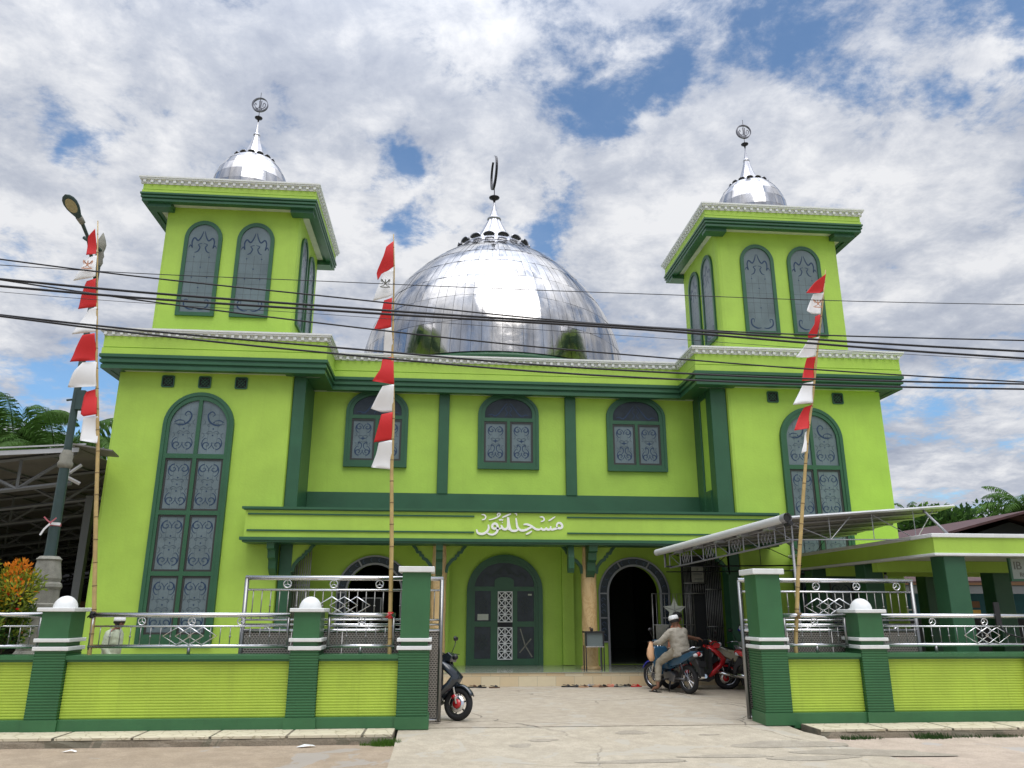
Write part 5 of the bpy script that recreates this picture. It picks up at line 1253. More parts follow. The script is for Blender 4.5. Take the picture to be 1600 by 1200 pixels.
# ------------------------------------------------------------------ vegetation
def leaf_quad(b, p, d, up, l, w):
    s_ = d.cross(up); s_ = s_.normalized() if s_.length > 1e-4 else Vector((1,0,0))
    b.add([p, p + d*l*.5 + s_*w, p + d*l, p + d*l*.5 - s_*w], [(0,1,2,3)], False)
def rdir(rn):
    z = rn.uniform(-1, 1); a = rn.uniform(0, 2*PI); r = math.sqrt(1-z*z); return Vector((r*math.cos(a), r*math.sin(a), z))
def broadleaf(label, x, y, h, r, n=2600, ls=.30, mats=('leaf_dark', 'leaf_mid'), seed=1, squash=.8, group=None):
    rn = random.Random(seed); th = thing('broadleaf_tree', label, 'tree', (x, y, 0), group=group)
    b = MB().mat('bark'); top = h-r*squash; b.tube([(x, y, 0), (x+.1, y, top*.5), (x-.1, y, top)], [r*.09, r*.07, r*.045], 8)
    clumps = []
    for i in range(16):
        d = rdir(rn); d.z = abs(d.z)*.9 - .25; c = Vector((x, y, top)) + Vector((d.x*r*.72, d.y*r*.72, d.z*r*squash*1.0)); clumps.append((c, r*rn.uniform(.26, .46)))
        b.tube([(x, y, top*.8), (Vector((x, y, top*.9))+c)/2, c], [r*.035, r*.025, r*.01], 5)
    b.build('trunk', th); m = MB()
    for i in range(n):
        c, cr_ = clumps[rn.randrange(len(clumps))]; d = rdir(rn); p = c + d*cr_*(rn.random()**.4); p.z -= 0
        m.mat(mats[0] if rn.random() < .5 else mats[1]); dd = (d + rdir(rn)*.8).normalized(); leaf_quad(m, p, dd, rdir(rn), ls*rn.uniform(.6, 1.2), ls*.28)
    m.build('crown', th, recalc=False); return th
def palm(label, x, y, h, fl=4.0, nf=20, seed=1, lean=(0, 0), mats=('palm_leaf', 'leaf_mid'), group=None, droop=1.0, lw=.05, step=.13):
    rn = random.Random(seed); th = thing('coconut_palm', label, 'palm tree', (x, y, 0), group=group)
    top = Vector((x+lean[0], y+lean[1], h)); b = MB().mat('bark'); pts = [Vector((x, y, 0)).lerp(top, t/8) + Vector((lean[0]*.15*math.sin(PI*t/8), 0, 0)) for t in range(9)]; b.tube(pts, [.24-.012*t for t in range(9)], 9); b.build('trunk', th)
    for f in range(nf):
        a = 2*PI*f/nf*2.39996*nf/6.28 if False else f*2.39996; el = R(70 - 95*(f/nf) + rn.uniform(-9, 9)) ; L = fl*rn.uniform(.8, 1.15); m = MB().mat(mats[rn.random() < .35])
        d = Vector((math.cos(a)*math.cos(el), math.sin(a)*math.cos(el), math.sin(el))); p = top.copy(); rach = [p.copy()]; k = 14; dv_ = d.copy()
        for i in range(k):
            dv_ = (dv_ + Vector((0, 0, -.105*droop*(.6+i/k)))).normalized(); p = p + dv_*L/k; rach.append(p.copy())
        m.tube(rach, [.035*(1-i/(k+1))+.006 for i in range(k+1)], 4)
        nl = int(L/step)
        for i in range(2, nl):
            t = i/nl; q = t*k; j = min(k-1, int(q)); P = rach[j].lerp(rach[j+1], q-j); tg = (rach[j+1]-rach[j]).normalized(); s_ = tg.cross(Vector((0,0,1)))
            if s_.length < .1: s_ = Vector((1, 0, 0))
            s_.normalize(); ll = L*.27*math.sin(PI*min(1, t*.86+.14))**.7*rn.uniform(.85, 1.1)
            for sg_ in (-1, 1):
                ld = (s_*sg_ + tg*.55 + Vector((0, 0, -.25-.5*rn.random()*droop))).normalized(); mid = P + ld*ll*.5; e_ = P + (ld + Vector((0, 0, -.32*droop))).normalized()*ll
                wv_ = tg*lw
                m.add([P - wv_*.4, P + wv_*.4, mid + wv_, e_, mid - wv_], [(0, 1, 2, 4), (4, 2, 3)], False)
        m.build('frond', th, recalc=False)
    return th
G = 'coconut palms beyond the steel hall'
palm('dense coconut palm at the left edge above the steel hall roof', -28.0, 52, 12.2, 5.0, 24, 3, group=G, droop=1.5, lw=.045, step=.055); palm('tall feathery coconut palm nearest the street lamp pole', -25.2, 50, 10.4, 5.6, 24, 8, (1.0, 0), group=G, droop=1.3, lw=.045, step=.055)
palm('shorter bright coconut palm low at the left edge above the hall roof', -28.3, 49, 9.7, 3.2, 22, 12, mats=('leaf_mid', 'leaf_light'), group=G)
palm('small coconut palm peeping between the street lamp and the mosque', -21.6, 52, 9.2, 3.4, 16, 15, group=G, droop=.9)
G = 'trees beyond the maroon roof'
palm('coconut palm with long fronds against the sky at the right edge', 47.4, 60, 9.6, 4.4, 26, 5, (.3, 0), group='coconut palms at the right'); palm('distant coconut palm left of the right edge one', 45.5, 80, 10.5, 3.6, 20, 21, group='coconut palms at the right')
palm('thin dark palm standing above the distant trees', 43.6, 70, 10.6, 2.0, 14, 31, group='coconut palms at the right', droop=1.5)
for i, (x, y, h, r, lb) in enumerate(((36.6, 62, 9.2, 3.4, 'dark rounded tree just right of the carport roof tip'), (39.8, 60, 9.8, 3.6, 'dark tree above the ridge end of the maroon roof'), (44, 66, 10.6, 4.2, 'mid green tree under the right edge palm'), (50, 68, 11.2, 4.5, 'tree at the right edge behind the palm'), (26.5, 58, 6.4, 2.4, 'small pale tree in the gap under the carport roof'), (30.0, 60, 7.4, 2.8, 'bushy green tree between the tower and the maroon roof'), (23.6, 56, 5.6, 1.8, 'low bush beside the tower wall under the carport roof'))):
    broadleaf(lb, x, y, h, r, 2600, .55, ('leaf_dark', 'leaf_mid') if i not in (2, 4, 5) else ('leaf_mid', 'leaf_light'), 40+i, group=G)
for i, (x, y, h, r, lb) in enumerate(((60, 90, 11, 6, 'far tree at the right beyond the palms'), (-40, 70, 9, 6, 'far dark tree behind the hall at left'))):
    broadleaf(lb, x, y, h, r, 1500, .9, ('leaf_dark', 'leaf_mid'), 60+i)
# croton bush, left edge
rn = random.Random(11); cb = thing('croton_bush', 'orange, yellow and green croton bush reaching over the fence at the left edge', 'bush', (-6.6, 12.7, 0))
b = MB().mat('bark')
for i in range(9): a = rn.uniform(0, 6.28); b.tube([(-6.75, 12.75, 0), (-6.75+.2*math.cos(a), 12.72+.2*math.sin(a), .9), (-6.75+.6*math.cos(a), 12.6+.45*math.sin(a), 1.7+.4*rn.random())], [.03, .02, .008], 5)
b.build('stem', cb); m = MB()
cl = [(Vector((-6.82+rn.uniform(-.65, .60), 12.5+rn.uniform(-.35, .35), 1.75+rn.uniform(-.55, .55))), rn.uniform(.16, .26)) for _ in range(60)]
cl = [c for c in cl if ((c[0].x+6.85)/.78)**2 + ((c[0].z-1.70)/.66)**2 < 1.0]
for i in range(14000):
    c, r0 = cl[rn.randrange(len(cl))]; d = rdir(rn); p = c + d*r0*rn.random()**.45; hi = (p.z-1.65)/.6 + rn.uniform(-.55, .55) + .5*math.sin(c.x*17+c.z*11)
    m.mat('leaf_orange' if hi > 1.12 else ('leaf_yellow' if hi > .78 else ('leaf_olive' if hi > -.25 else ('leaf_mid' if rn.random() < .8 else 'leaf_dark'))) if rn.random() > .012 else 'leaf_red')
    dd = (d*.6 + Vector((0, 0, .5)) + rdir(rn)*.7).normalized(); leaf_quad(m, p, dd, rdir(rn), rn.uniform(.055, .10), .016)
m.build('foliage', cb, recalc=False)
# ------------------------------------------------------------------ motorcycles (local axes: x forward, y left, z up)
def prism(b, poly, w0, w1=None, y=0):
    """side outline (x,z) given width, slightly narrower at the skin than in the middle"""
    w1 = w0*.72 if w1 is None else w1; P = poly; n = len(P); cx = sum(p[0] for p in P)/n; cz = sum(p[1] for p in P)/n
    L = []
    for yy, k in ((-w0/2, .90), (-w0/2*.80, 1.0), (w0/2*.80, 1.0), (w0/2, .90)):
        L.append([(cx+(x-cx)*k, y+yy, cz+(z-cz)*k) for x, z in P])
    vs = [p for l in L for p in l]; fs = []
    for j in range(3):
        for i in range(n): fs.append((j*n+i, j*n+(i+1) % n, (j+1)*n+(i+1) % n, (j+1)*n+i))
    fs += [tuple(range(n))[::-1], tuple(range(3*n, 4*n))]
    return b.add(vs, fs, False)
def wheel(th, x, r, tw=.045, spokes='cast', steer=None, disc=False):
    c = (x, 0, r); b = MB().mat('rubber'); M_ = Matrix.Identity(4)
    if steer: M_ = Matrix.Translation((x, 0, r)) @ Matrix.Rotation(steer, 4, 'Z') @ Matrix.Translation((-x, 0, -r))
    b.M = M_; k = 12; prof = []
    for i in range(k+1): a = 2*PI*i/k; prof.append((r-tw+tw*math.cos(a), tw*math.sin(a)))
    b.lathe(prof, c, 40, 'y'); w = b.build('wheel', th)
    b = MB(); b.M = M_; b.mat('steel').lathe([(r-tw*1.95, -.022), (r-tw*1.55, -.028), (r-tw*1.5, 0), (r-tw*1.55, .028), (r-tw*1.95, .022), (r-tw*1.9, 0), (r-tw*1.95, -.022)], c, 36, 'y')
    b.mat('engine_metal').lathe([(.001, -.05), (.045, -.05), (.05, 0), (.045, .05), (.001, .05)], c, 16, 'y')
    if spokes == 'wire':
        b.mat('steel')
        for i in range(24): a = 2*PI*i/24; s_ = .03 if i % 2 else -.03; b.tube([(x+.04*math.cos(a), s_, r+.04*math.sin(a)), (x+(r-tw*1.7)*math.cos(a+.15), 0, r+(r-tw*1.7)*math.sin(a+.15))], .003, 4)
    else:
        b.mat('dark_metal')
        for i in range(6): a = 2*PI*i/6 + .3; b.tube([(x+.03*math.cos(a), 0, r+.03*math.sin(a)), (x+(r-tw*1.75)*math.cos(a), 0, r+(r-tw*1.75)*math.sin(a))], [.016, .011], 5)
    b.build('rim', w)
    if disc:
        b = MB(); b.M = M_; b.mat('steel').lathe([(.06, -.052), (.125, -.052), (.125, -.047), (.06, -.047)], c, 24, 'y'); b.mat('red_paint').lathe([(.001, -.058), (.07, -.058), (.07, -.053)], c, 16, 'y'); b.tube([(x-.08, -.065, r+.09), (x-.02, -.065, r+.12)], .03, 6); b.build('brake_disc', w)
    return w
def bike(label, loc, rz, body, fend, kind='moped', r=.285, spokes='cast', steer=None, seat='black_plastic', lean=0, wb=.62, group=None, accent=None, cat='motorcycle'):
    th = thing('scooter' if kind == 'scooter' else 'motorcycle', label, cat, loc, rz, group=group); th.rotation_euler = (lean, 0, rz) if False else Euler((0, 0, rz)).to_quaternion().to_euler()
    if lean: th.rotation_euler = (Euler((0, 0, rz)).to_matrix() @ Euler((lean, 0, 0)).to_matrix()).to_euler()
    fx, bx = wb, -wb; ac = accent or body
    wheel(th, fx, r, .045 if kind != 'scooter' else .05, spokes, steer, disc=True); wheel(th, bx, r, .05, spokes)
    SM = Matrix.Identity(4)
    if steer: SM = Matrix.Translation((fx, 0, 0)) @ Matrix.Rotation(steer, 4, 'Z') @ Matrix.Translation((-fx, 0, 0))
    b = MB(); b.M = SM; b.mat('steel')
    for s_ in (-1, 1): b.tube([(fx, s_*.07, r), (fx-.10, s_*.065, r+.36), (fx-.20, s_*.04, .92)], [.018, .022, .02], 8)
    b.build('fork', th)
    b = MB(); b.M = SM; b.mat(fend); vs, fs = [], []; n = 12
    for i in range(n+1):
        a = R(25 + 125*i/n); rr_ = r+.035
        for yy, q in ((-.06, -.03), (-.045, 0), (0, .012), (.045, 0), (.06, -.03)): vs.append((fx+(rr_+q)*math.cos(a), yy, r+(rr_+q)*math.sin(a)))
    for i in range(n):
        for k in range(4): fs.append((i*5+k, i*5+k+1, (i+1)*5+k+1, (i+1)*5+k))
    b.add(vs, fs, True); f = b.build('front_fender', th); f.modifiers.new('s', 'SOLIDIFY').thickness = .006
    if kind == 'scooter':
        b = MB().mat(body); b.M = SM
        prism(b, [(.30,.96),(.42,1.0),(.50,.94),(.47,.86),(.34,.86)], .22); b.build('handlebar_cover', th)
        b = MB().mat(body)
        vs = []; st = [(.34,.90,.16,.40),(.50,.80,.19,.62),(.66,.64,.15,.78),(.60,.52,.20,.60),(.46,.40,.21,.42),(.36,.28,.19,.34)]
        for xf, z, hw, xm in st: 
            vs += [(xf-.16, -hw, z), (xf-.06, -hw*.75, z), (xf, 0, z), (xf-.06, hw*.75, z), (xf-.16, hw, z)]
        fs = [(i*5+k, i*5+k+1, (i+1)*5+k+1, (i+1)*5+k) for i in range(5) for k in range(4)]; b.add(vs, fs, True); s_ = b.build('leg_shield', th); s_.modifiers.new('s', 'SOLIDIFY').thickness = .05
        b = MB().mat('black_plastic'); prism(b, [(.30,.30),(.28,.88),(.22,.90),(.20,.42),(.14,.33)], .34); prism(b, [(.34,.24),(.30,.34),(-.22,.33),(-.26,.22),(.2,.17)], .33); b.build('floor_board', th)
        b = MB().mat(body); prism(b, [(-.20,.74),(-.14,.55),(-.24,.34),(-.5,.36),(-.78,.60),(-.96,.78),(-.90,.83),(-.6,.76)], .29); b.build('rear_body', th, bevel=.01)
        b = MB().mat(seat); prism(b, [(-.08,.76),(-.14,.72),(-.5,.74),(-.86,.80),(-.84,.86),(-.55,.83),(-.30,.80)], .27); b.build('seat', th, bevel=.015)
    else:
        b = MB().mat(body); prism(b, [(.33,.90),(.42,.82),(.36,.55),(.26,.36),(.16,.34),(.20,.60),(.28,.88)], .36)
        prism(b, [(.28,.60),(.20,.44),(-.10,.46),(-.25,.52),(-.20,.60),(.05,.56)], .16); b.build('leg_shield', th, bevel=.01)
        b = MB().mat(ac); prism(b, [(-.02,.56),(-.12,.50),(-.42,.56),(-.86,.76),(-.92,.84),(-.80,.84),(-.4,.72),(-.10,.68)], .25); b.build('rear_body', th, bevel=.01)
        b = MB().mat(body); b.M = SM; prism(b, [(.34,.96),(.44,1.03),(.54,.96),(.50,.86),(.38,.84)], .20); b.build('handlebar_cover', th, bevel=.015)
        b = MB().mat(seat); prism(b, [(.02,.70),(-.05,.66),(-.4,.70),(-.80,.82),(-.78,.87),(-.45,.80),(-.15,.76)], .24); b.build('seat', th, bevel=.015)
        b = MB().mat('steel'); b.tube([(-.55, .12, .80), (-.85, .10, .92), (-.85, -.10, .92), (-.55, -.12, .80)], .012, 6); b.build('grab_rail', th)
    b = MB(); b.M = SM; b.mat('black_plastic')
    for s_ in (-1, 1):
        b.mat('steel').tube([(.38, s_*.05, .95), (.34, s_*.20, 1.0), (.28, s_*.30, .99)], .012, 6); b.mat('black_plastic').tube([(.29, s_*.27, .99), (.24, s_*.37, .975)], .019, 8); b.tube([(.33, s_*.22, 1.0), (.40, s_*.33, .995)], .006, 5)
    b.build('handlebar', th)
    for s_ in (-1, 1):
        b = MB(); b.M = SM; b.mat('black_plastic').tube([(.34, s_*.17, 1.0), (.36, s_*.24, 1.14), (.35, s_*.27, 1.20)], .007, 5)
        n = 16; vs = [(.33, s_*.29+.065*math.cos(2*PI*i/n), 1.24+.042*math.sin(2*PI*i/n)) for i in range(n)] + [(.36, s_*.29+.05*math.cos(2*PI*i/n), 1.24+.03*math.sin(2*PI*i/n)) for i in range(n)]
        b.add(vs, [tuple(range(n))] + [(i, (i+1) % n, n+(i+1) % n, n+i) for i in range(n)] + [tuple(range(n, 2*n))], True); b.build('mirror', th)
    b = MB(); b.M = SM; b.mat('black_plastic' if body == 'black_paint' else 'lens_clear').sphere((.505, 0, .93), .045, 14, 8); b.build('headlight', th)
    b = MB().mat('lens_red'); b.sphere((-.885, 0, .79), .062, 14, 8, .8); b.mat('lens_clear').sphere((-.875, .06, .77), .052, 12, 8, .8); b.sphere((-.875, -.06, .77), .052, 12, 8, .8); b.build('tail_light', th)
    b = MB().mat('black_plastic'); prism(b, [(-.70,.62),(-.86,.72),(-.98,.52),(-1.0,.36),(-.95,.36),(-.90,.50),(-.78,.58)], .12); b.build('rear_fender', th)
    b = MB().mat('dark_metal').box(-1.0, -.985, -.10, .10, .55, .66); b.build('number_plate', th)
    b = MB().mat('engine_metal')
    if kind == 'scooter': prism(b, [(-.20,.34),(-.30,.22),(-.66,.18),(-.72,.30),(-.6,.38)], .14, y=.10)
    else:
        prism(b, [(.12,.38),(.10,.24),(-.20,.20),(-.26,.34),(-.1,.42)], .22); b.tube([(.10, 0, .34), (.26, 0, .37)], .062, 10)
        for k in range(5): b.lathe([(.068, 0), (.072, .004), (.068, .008)], (.12+.026*k, 0, .35), 12, 'x')
        b.tube([(-.2, .07, .28), (bx, .08, r)], .022, 6)
    b.build('engine', th)
    b = MB().mat('chrome'); b.tube([(.1, -.08, .26), (-.15, -.12, .20), (-.4, -.14, .26)], .018, 8); b.tube([(-.38, -.14, .26), (-.9, -.16, .36)], [.035, .042], 12); b.build('exhaust', th)
    b = MB().mat('steel')
    for s_ in (-1, 1): b.tube([(bx, s_*.10, r+.02), (bx+.10, s_*.11, .62)], .017, 6); b.mat('dark_metal').tube([(bx+.02, s_*.10, r+.08), (bx+.09, s_*.11, .58)], .028, 8); b.mat('steel')
    b.build('shock_absorber', th)
    b = MB().mat('dark_metal'); b.tube([(-.05, .10, .26), (-.02, .24, .25)], .014, 6); b.tube([(-.05, -.10, .26), (-.02, -.22, .25)], .014, 6); b.tube([(-.10, .08, .24), (-.16, .20, .02 if not lean else .0)], .010, 6); b.build('foot_rest', th)
    return th
GB = 'motorcycles parked before the porch'
RBK = (5.12, 16.52); RFR = (4.64, 17.60)
H_R = math.atan2(RFR[1]-RBK[1], RFR[0]-RBK[0])
bike('blue underbone motorcycle ridden by the man in the white cap', ((RBK[0]+RFR[0])/2, (RBK[1]+RFR[1])/2, 0), H_R, 'blue_paint', 'blue_bright', 'moped', .285, 'wire', .15, wb=.56, accent='blue_paint')
s1 = bike('black scooter leaning with its front wheel out past the left gate', (-.27, 13.10, 0), R(-17), 'black_paint', 'black_paint', 'scooter', .245, 'cast', R(-12), lean=R(-7), wb=.60, cat='scooter')
bike('bright red scooter whose handlebar the man in orange holds', (5.62, 17.55, 0), R(-3), 'red_paint', 'red_paint', 'scooter', .235, wb=.60, lean=R(5), seat='black_plastic', group=None, cat='scooter')
bike('black motorcycle with an olive tail and seat parked just right of the red scooter', (6.82, 17.25, 0), R(-22), 'black_paint', 'black_plastic', 'moped', .27, wb=.60, lean=R(-5), seat='olive_paint', group=GB, accent='olive_paint')
bike('black motorcycle with red panels half hidden by the right gate pillar', (7.12, 16.55, 0), R(-28), 'black_paint', 'black_plastic', 'moped', .27, wb=.58, lean=R(6), group=GB, accent='red_paint')
bike('silver and red scooter at the back beside the dark green pilaster', (6.72, 18.0, 0), R(-75), 'grey_paint', 'red_paint', 'scooter', .25, wb=.58, lean=R(4), group=GB, cat='scooter')
b = MB().mat('black_paint'); b.sphere((6.78, 17.62, 1.24), .14, 20, 12, 1.05); b.mat('blue_bright').lathe([(.142, 1.20), (.146, 1.22), (.142, 1.25)], (6.78, 17.62, 0), 20); b.mat('lens_clear').lathe([(.143, 1.22), (.15, 1.26), (.135, 1.31)], (6.78, 17.62, 0), 14, a0=PI*1.1, a1=PI*1.8); tag(b.build('helmet', None, (6.78, 17.62, 1.24)), 'dark blue helmet hanging on the silver and red scooter', 'helmet')

# ------------------------------------------------------------------ people
from mathutils import noise as mnoise
def skin(name, parent, verts, edges, radii, matn, root=0, sub=2, extra=None):
    me = bpy.data.meshes.new(name); me.from_pydata([tuple(v) for v in verts], edges, []); o = bpy.data.objects.new(name, me); COL.objects.link(o); o.parent = parent; o['_o'] = list(parent.get('_o', [0,0,0]))
    me.materials.append(MATS[matn]); sk = o.modifiers.new('skin', 'SKIN'); sk.use_smooth_shade = True
    for i, r in enumerate(radii):
        v = me.skin_vertices[0].data[i]; v.radius = r if isinstance(r, tuple) else (r, r); v.use_root = (i == root)
    ss = o.modifiers.new('sub', 'SUBSURF'); ss.levels = sub; ss.render_levels = sub
    if extra:      # join extra closed shells, then fuse all into one surface
        dg = bpy.context.evaluated_depsgraph_get(); ms_ = bpy.data.meshes.new_from_object(o.evaluated_get(dg)); bm = bmesh.new(); bm.from_mesh(ms_)
        for ev, ef in extra:
            vv = [bm.verts.new(p) for p in ev]
            for f_ in ef: bm.faces.new([vv[i_] for i_ in f_])
        bmesh.ops.recalc_face_normals(bm, faces=bm.faces); bm.to_mesh(ms_); bm.free(); o.modifiers.clear(); o.data = ms_
        r__ = o.modifiers.new('r', 'REMESH'); r__.mode = 'VOXEL'; r__.voxel_size = .016; s__ = o.modifiers.new('s', 'SMOOTH'); s__.iterations = 7; s__.factor = .6
        ms_.materials.clear(); ms_.materials.append(MATS[matn])
    # bake to a plain mesh so that every reader sees the same body
    dg = bpy.context.evaluated_depsgraph_get(); m2 = bpy.data.meshes.new_from_object(o.evaluated_get(dg)); o.modifiers.clear(); o.data = m2
    if not len(m2.materials): m2.materials.append(MATS[matn])
    for p in m2.polygons: p.use_smooth = True
    bpy.data.meshes.remove(me)
    return o
def person(label, loc, rz, J, top, pants, cap, cap_mat, sleeves='long', short_pants=False, hairless=False, tone='skin', bulk=1.0):
    th = thing('person', label, 'person', loc, rz); V = []; E_ = []; Rd = []
    def add(p, r, frm=None): V.append(Vector(p)); Rd.append(r); i = len(V)-1; (E_.append((frm, i)) if frm is not None else None); return i
    P = {k: Vector(v) for k, v in J.items()}
    pel = add(P['pelvis'], (.105, .09)); wa = add(P['pelvis'].lerp(P['chest'], .5), (.105, .09), pel); ch = add(P['chest'], (.13, .10), wa); nb = add(P['chest'].lerp(P['neck'], .75), (.085, .07), ch)
    nk = add(P['neck'], .052, nb); up = (P['head']-P['neck']).normalized(); fw = P['face'] if 'face' in P else Vector((1, 0, 0)); fw = (fw - up*fw.dot(up)).normalized(); sd_ = up.cross(fw)
    jaw = add(P['head'] - up*.055 + fw*.012, .068, nk); hd_ = add(P['head'] + up*.02 - fw*.008, .088, jaw); add(P['head'] + up*.085 - fw*.01, .070, hd_)
    add(P['head'] - up*.015 + fw*.098, .012, hd_)                     # nose
    for s_ in (-1, 1): add(P['head'] - up*.01 + sd_*s_*.083 - fw*.01, .015, hd_)   # ears
    hands = []
    for s_ in ('L', 'R'):
        sh_ = add(P['sho'+s_], .058, nb); el = add(P['elb'+s_], .042, sh_); wr = add(P['wri'+s_], .027, el); hdv = P['han'+s_]-P['wri'+s_]; pm = add(P['wri'+s_]+hdv*.5, .033, wr); hands.append((P['wri'+s_], P['han'+s_], pm, s_))
        hv = hdv.normalized(); q = hv.cross(Vector((0, 0, 1))); q = q.normalized() if q.length > .1 else Vector((0, 1, 0)); dn = hv.cross(q)
        kn = add(P['wri'+s_]+hdv*.75, .030, pm)
        for i, (l, k) in enumerate(((.055, -1.5), (.066, -.5), (.062, .5), (.048, 1.5))):
            f1 = add(P['wri'+s_]+hdv*.95 + q*k*.019, .0095, kn); f2 = add(V[f1] + hv*l*.55 + dn*l*.25, .0085, f1); add(V[f2] + hv*l*.2 + dn*l*.55, .0075, f2)
        t1 = add(P['wri'+s_]+hdv*.45 + q*.035*(1 if s_ == 'L' else -1), .011, pm); add(V[t1] + hv*.035 + q*.015*(1 if s_ == 'L' else -1) + dn*.02, .009, t1)
        hp = add(P['hip'+s_], .092, pel); kne = add(P['kne'+s_], .06, hp); ca = add(P['kne'+s_].lerp(P['ank'+s_], .35), .058, kne); an = add(P['ank'+s_], .036, ca)
        hl = add(P['ank'+s_] + Vector((0, 0, -.045)), .034, an); fd = (P['toe'+s_]-P['ank'+s_]); fd.z = 0; add(P['ank'+s_] + fd*.55 + Vector((0, 0, -.055)), (.040, .028), hl); add(P['toe'+s_], (.036, .018), len(V)-1)
    skin('body', th, V, E_, Rd, tone, 0, 2)
    def cloth(name, chains, matn, root=0, extra=None):
        V2, E2, R2, idx = [], [], [], {}
        for c in chains:
            prev = None
            for key, p, r in c:
                if key not in idx: idx[key] = len(V2); V2.append(Vector(p)); R2.append(r)
                if prev is not None: E2.append((prev, idx[key]))
                prev = idx[key]
        o_ = skin(name, th, V2, E2, R2, matn, root, 3, extra); off = rnd.random()*50
        for v_ in o_.data.vertices:
            q_ = v_.co*1.0; n_ = mnoise.noise(Vector((q_.x*9+off, q_.y*9, q_.z*15)))*.011 + mnoise.noise(Vector((q_.x*22, q_.y*22+off, q_.z*34)))*.005; v_.co = v_.co + v_.normal*n_
        return o_
    k_ = bulk; sp = (P['neck']-P['pelvis']); su = sp.normalized(); sl_ = (P['shoL']-P['shoR']).normalized(); sf_ = sl_.cross(su); tv, tf = [], []; n_ = 20
    for d_, hw_, hd2 in ((-.36, .10, .08), (-.34, .185, .15), (0, .185, .15), (.30, .178, .15), (.55, .190, .145), (.74, .205, .125), (.86, .185, .10), (.94, .11, .08), (1.0, .065, .062)):
        for q__ in range(n_): a_ = 2*PI*q__/n_; ca, sa = math.cos(a_), math.sin(a_); tv.append(P['pelvis'] + su*sp.length*d_ + sl_*hw_*k_*math.copysign(abs(ca)**.85, ca) + sf_*hd2*k_*math.copysign(abs(sa)**.85, sa))
    for j__ in range(8):
        for q__ in range(n_): tf.append((j__*n_+q__, j__*n_+(q__+1) % n_, (j__+1)*n_+(q__+1) % n_, (j__+1)*n_+q__))
    tf += [tuple(range(n_))[::-1], tuple(range(8*n_, 9*n_))]
    c_ = [[('c', P['chest'], (.10, .10)), ('n', P['chest'].lerp(P['neck'], .5), (.09, .09))]]
    for s_ in ('L', 'R'):
        e_ = P['elb'+s_]; w_ = P['wri'+s_]
        ch_ = [('n', 0, 0), ('s'+s_, P['sho'+s_], .088), ('e'+s_, e_, .072)]
        if sleeves == 'long': ch_ += [('x'+s_, e_.lerp(w_, .5), .056), ('y'+s_, e_.lerp(w_, .93), .046)]
        else: ch_[2] = ('e'+s_, P['sho'+s_].lerp(e_, .8), .062)
        c_.append(ch_)
    cloth('shirt', c_, top, 0, [(tv, tf)])
    c_ = [[('p', P['pelvis'], (.155, .13)), ('q', P['pelvis']-Vector((0,0,.05)), (.15, .13))]]
    for s_ in ('L', 'R'):
        k_, a_ = P['kne'+s_], P['ank'+s_]; ch_ = [('p', 0, 0), ('h'+s_, P['hip'+s_], .112), ('m'+s_, P['hip'+s_].lerp(k_, .5), .10), ('k'+s_, k_, .085), ('c'+s_, k_.lerp(a_, .45), .078)]
        if not short_pants: ch_.append(('a'+s_, k_.lerp(a_, .88), .060))
        else: ch_[-1] = ('c'+s_, k_.lerp(a_, .55), .072)
        c_.append(ch_)
    cloth('trousers', c_, pants)
    # face: eyes, brow, mouth
    b = MB().mat('hair'); H = P['head']
    for s_ in (-1, 1):
        b.M = Matrix.Translation(H + up*.018 + fw*.079 + sd_*s_*.032); b.sphere((0, 0, 0), .009, 8, 6, .6)
        b.M = Matrix.Identity(4); b.tube([H + up*.036 + fw*.083 + sd_*s_*.018, H + up*.040 + fw*.080 + sd_*s_*.045], .004, 4)
    b.M = Matrix.Identity(4); b.tube([H - up*.048 + fw*.080 - sd_*.022, H - up*.05 + fw*.085, H - up*.048 + fw*.080 + sd_*.022], .0045, 4); b.build('face_features', th)
    Rm = Matrix((sd_, -fw if False else fw, up)).transposed().to_4x4()
    b = MB().mat('hair'); b.M = Matrix.Translation(H - fw*.012 + up*.015) @ Rm
    prof = [(.093, -.045), (.098, -.01), (.099, .02), (.095, .05)]; b.lathe(prof, (0, 0, 0), 22, a0=-PI*1.22, a1=PI*.22); b.lathe([(.099, .02), (.094, .055), (.075, .088), (.04, .107), (.002, .113)], (0, 0, 0), 22); b.build('hair', th)
    if cap:
        b = MB().mat(cap_mat); b.M = Matrix.Translation(H - fw*.012 + up*.03) @ Rm
        if cap == 'skullcap': b.lathe([(.101, .0), (.105, .02), (.101, .075), (.090, .088), (.04, .096), (.001, .097)], (0, 0, 0), 26)
        elif cap == 'back': b.M = b.M @ Matrix.Rotation(R(22), 4, 'X'); b.lathe([(.102, .0), (.105, .02), (.098, .07), (.06, .10), (.001, .108)], (0, 0, 0), 26)
        else:
            b.lathe([(.101, .0), (.105, .01), (.100, .05), (.07, .085), (.03, .1), (.001, .103)], (0, 0, 0), 26); b.add([(-.08, .07, .005), (.08, .07, .005), (.055, .16, -.005), (-.055, .16, -.005)], [(0, 1, 2, 3)])
        cp0 = b.build('cap', th); cp0.modifiers.new('s', 'SOLIDIFY').thickness = .004
    return th
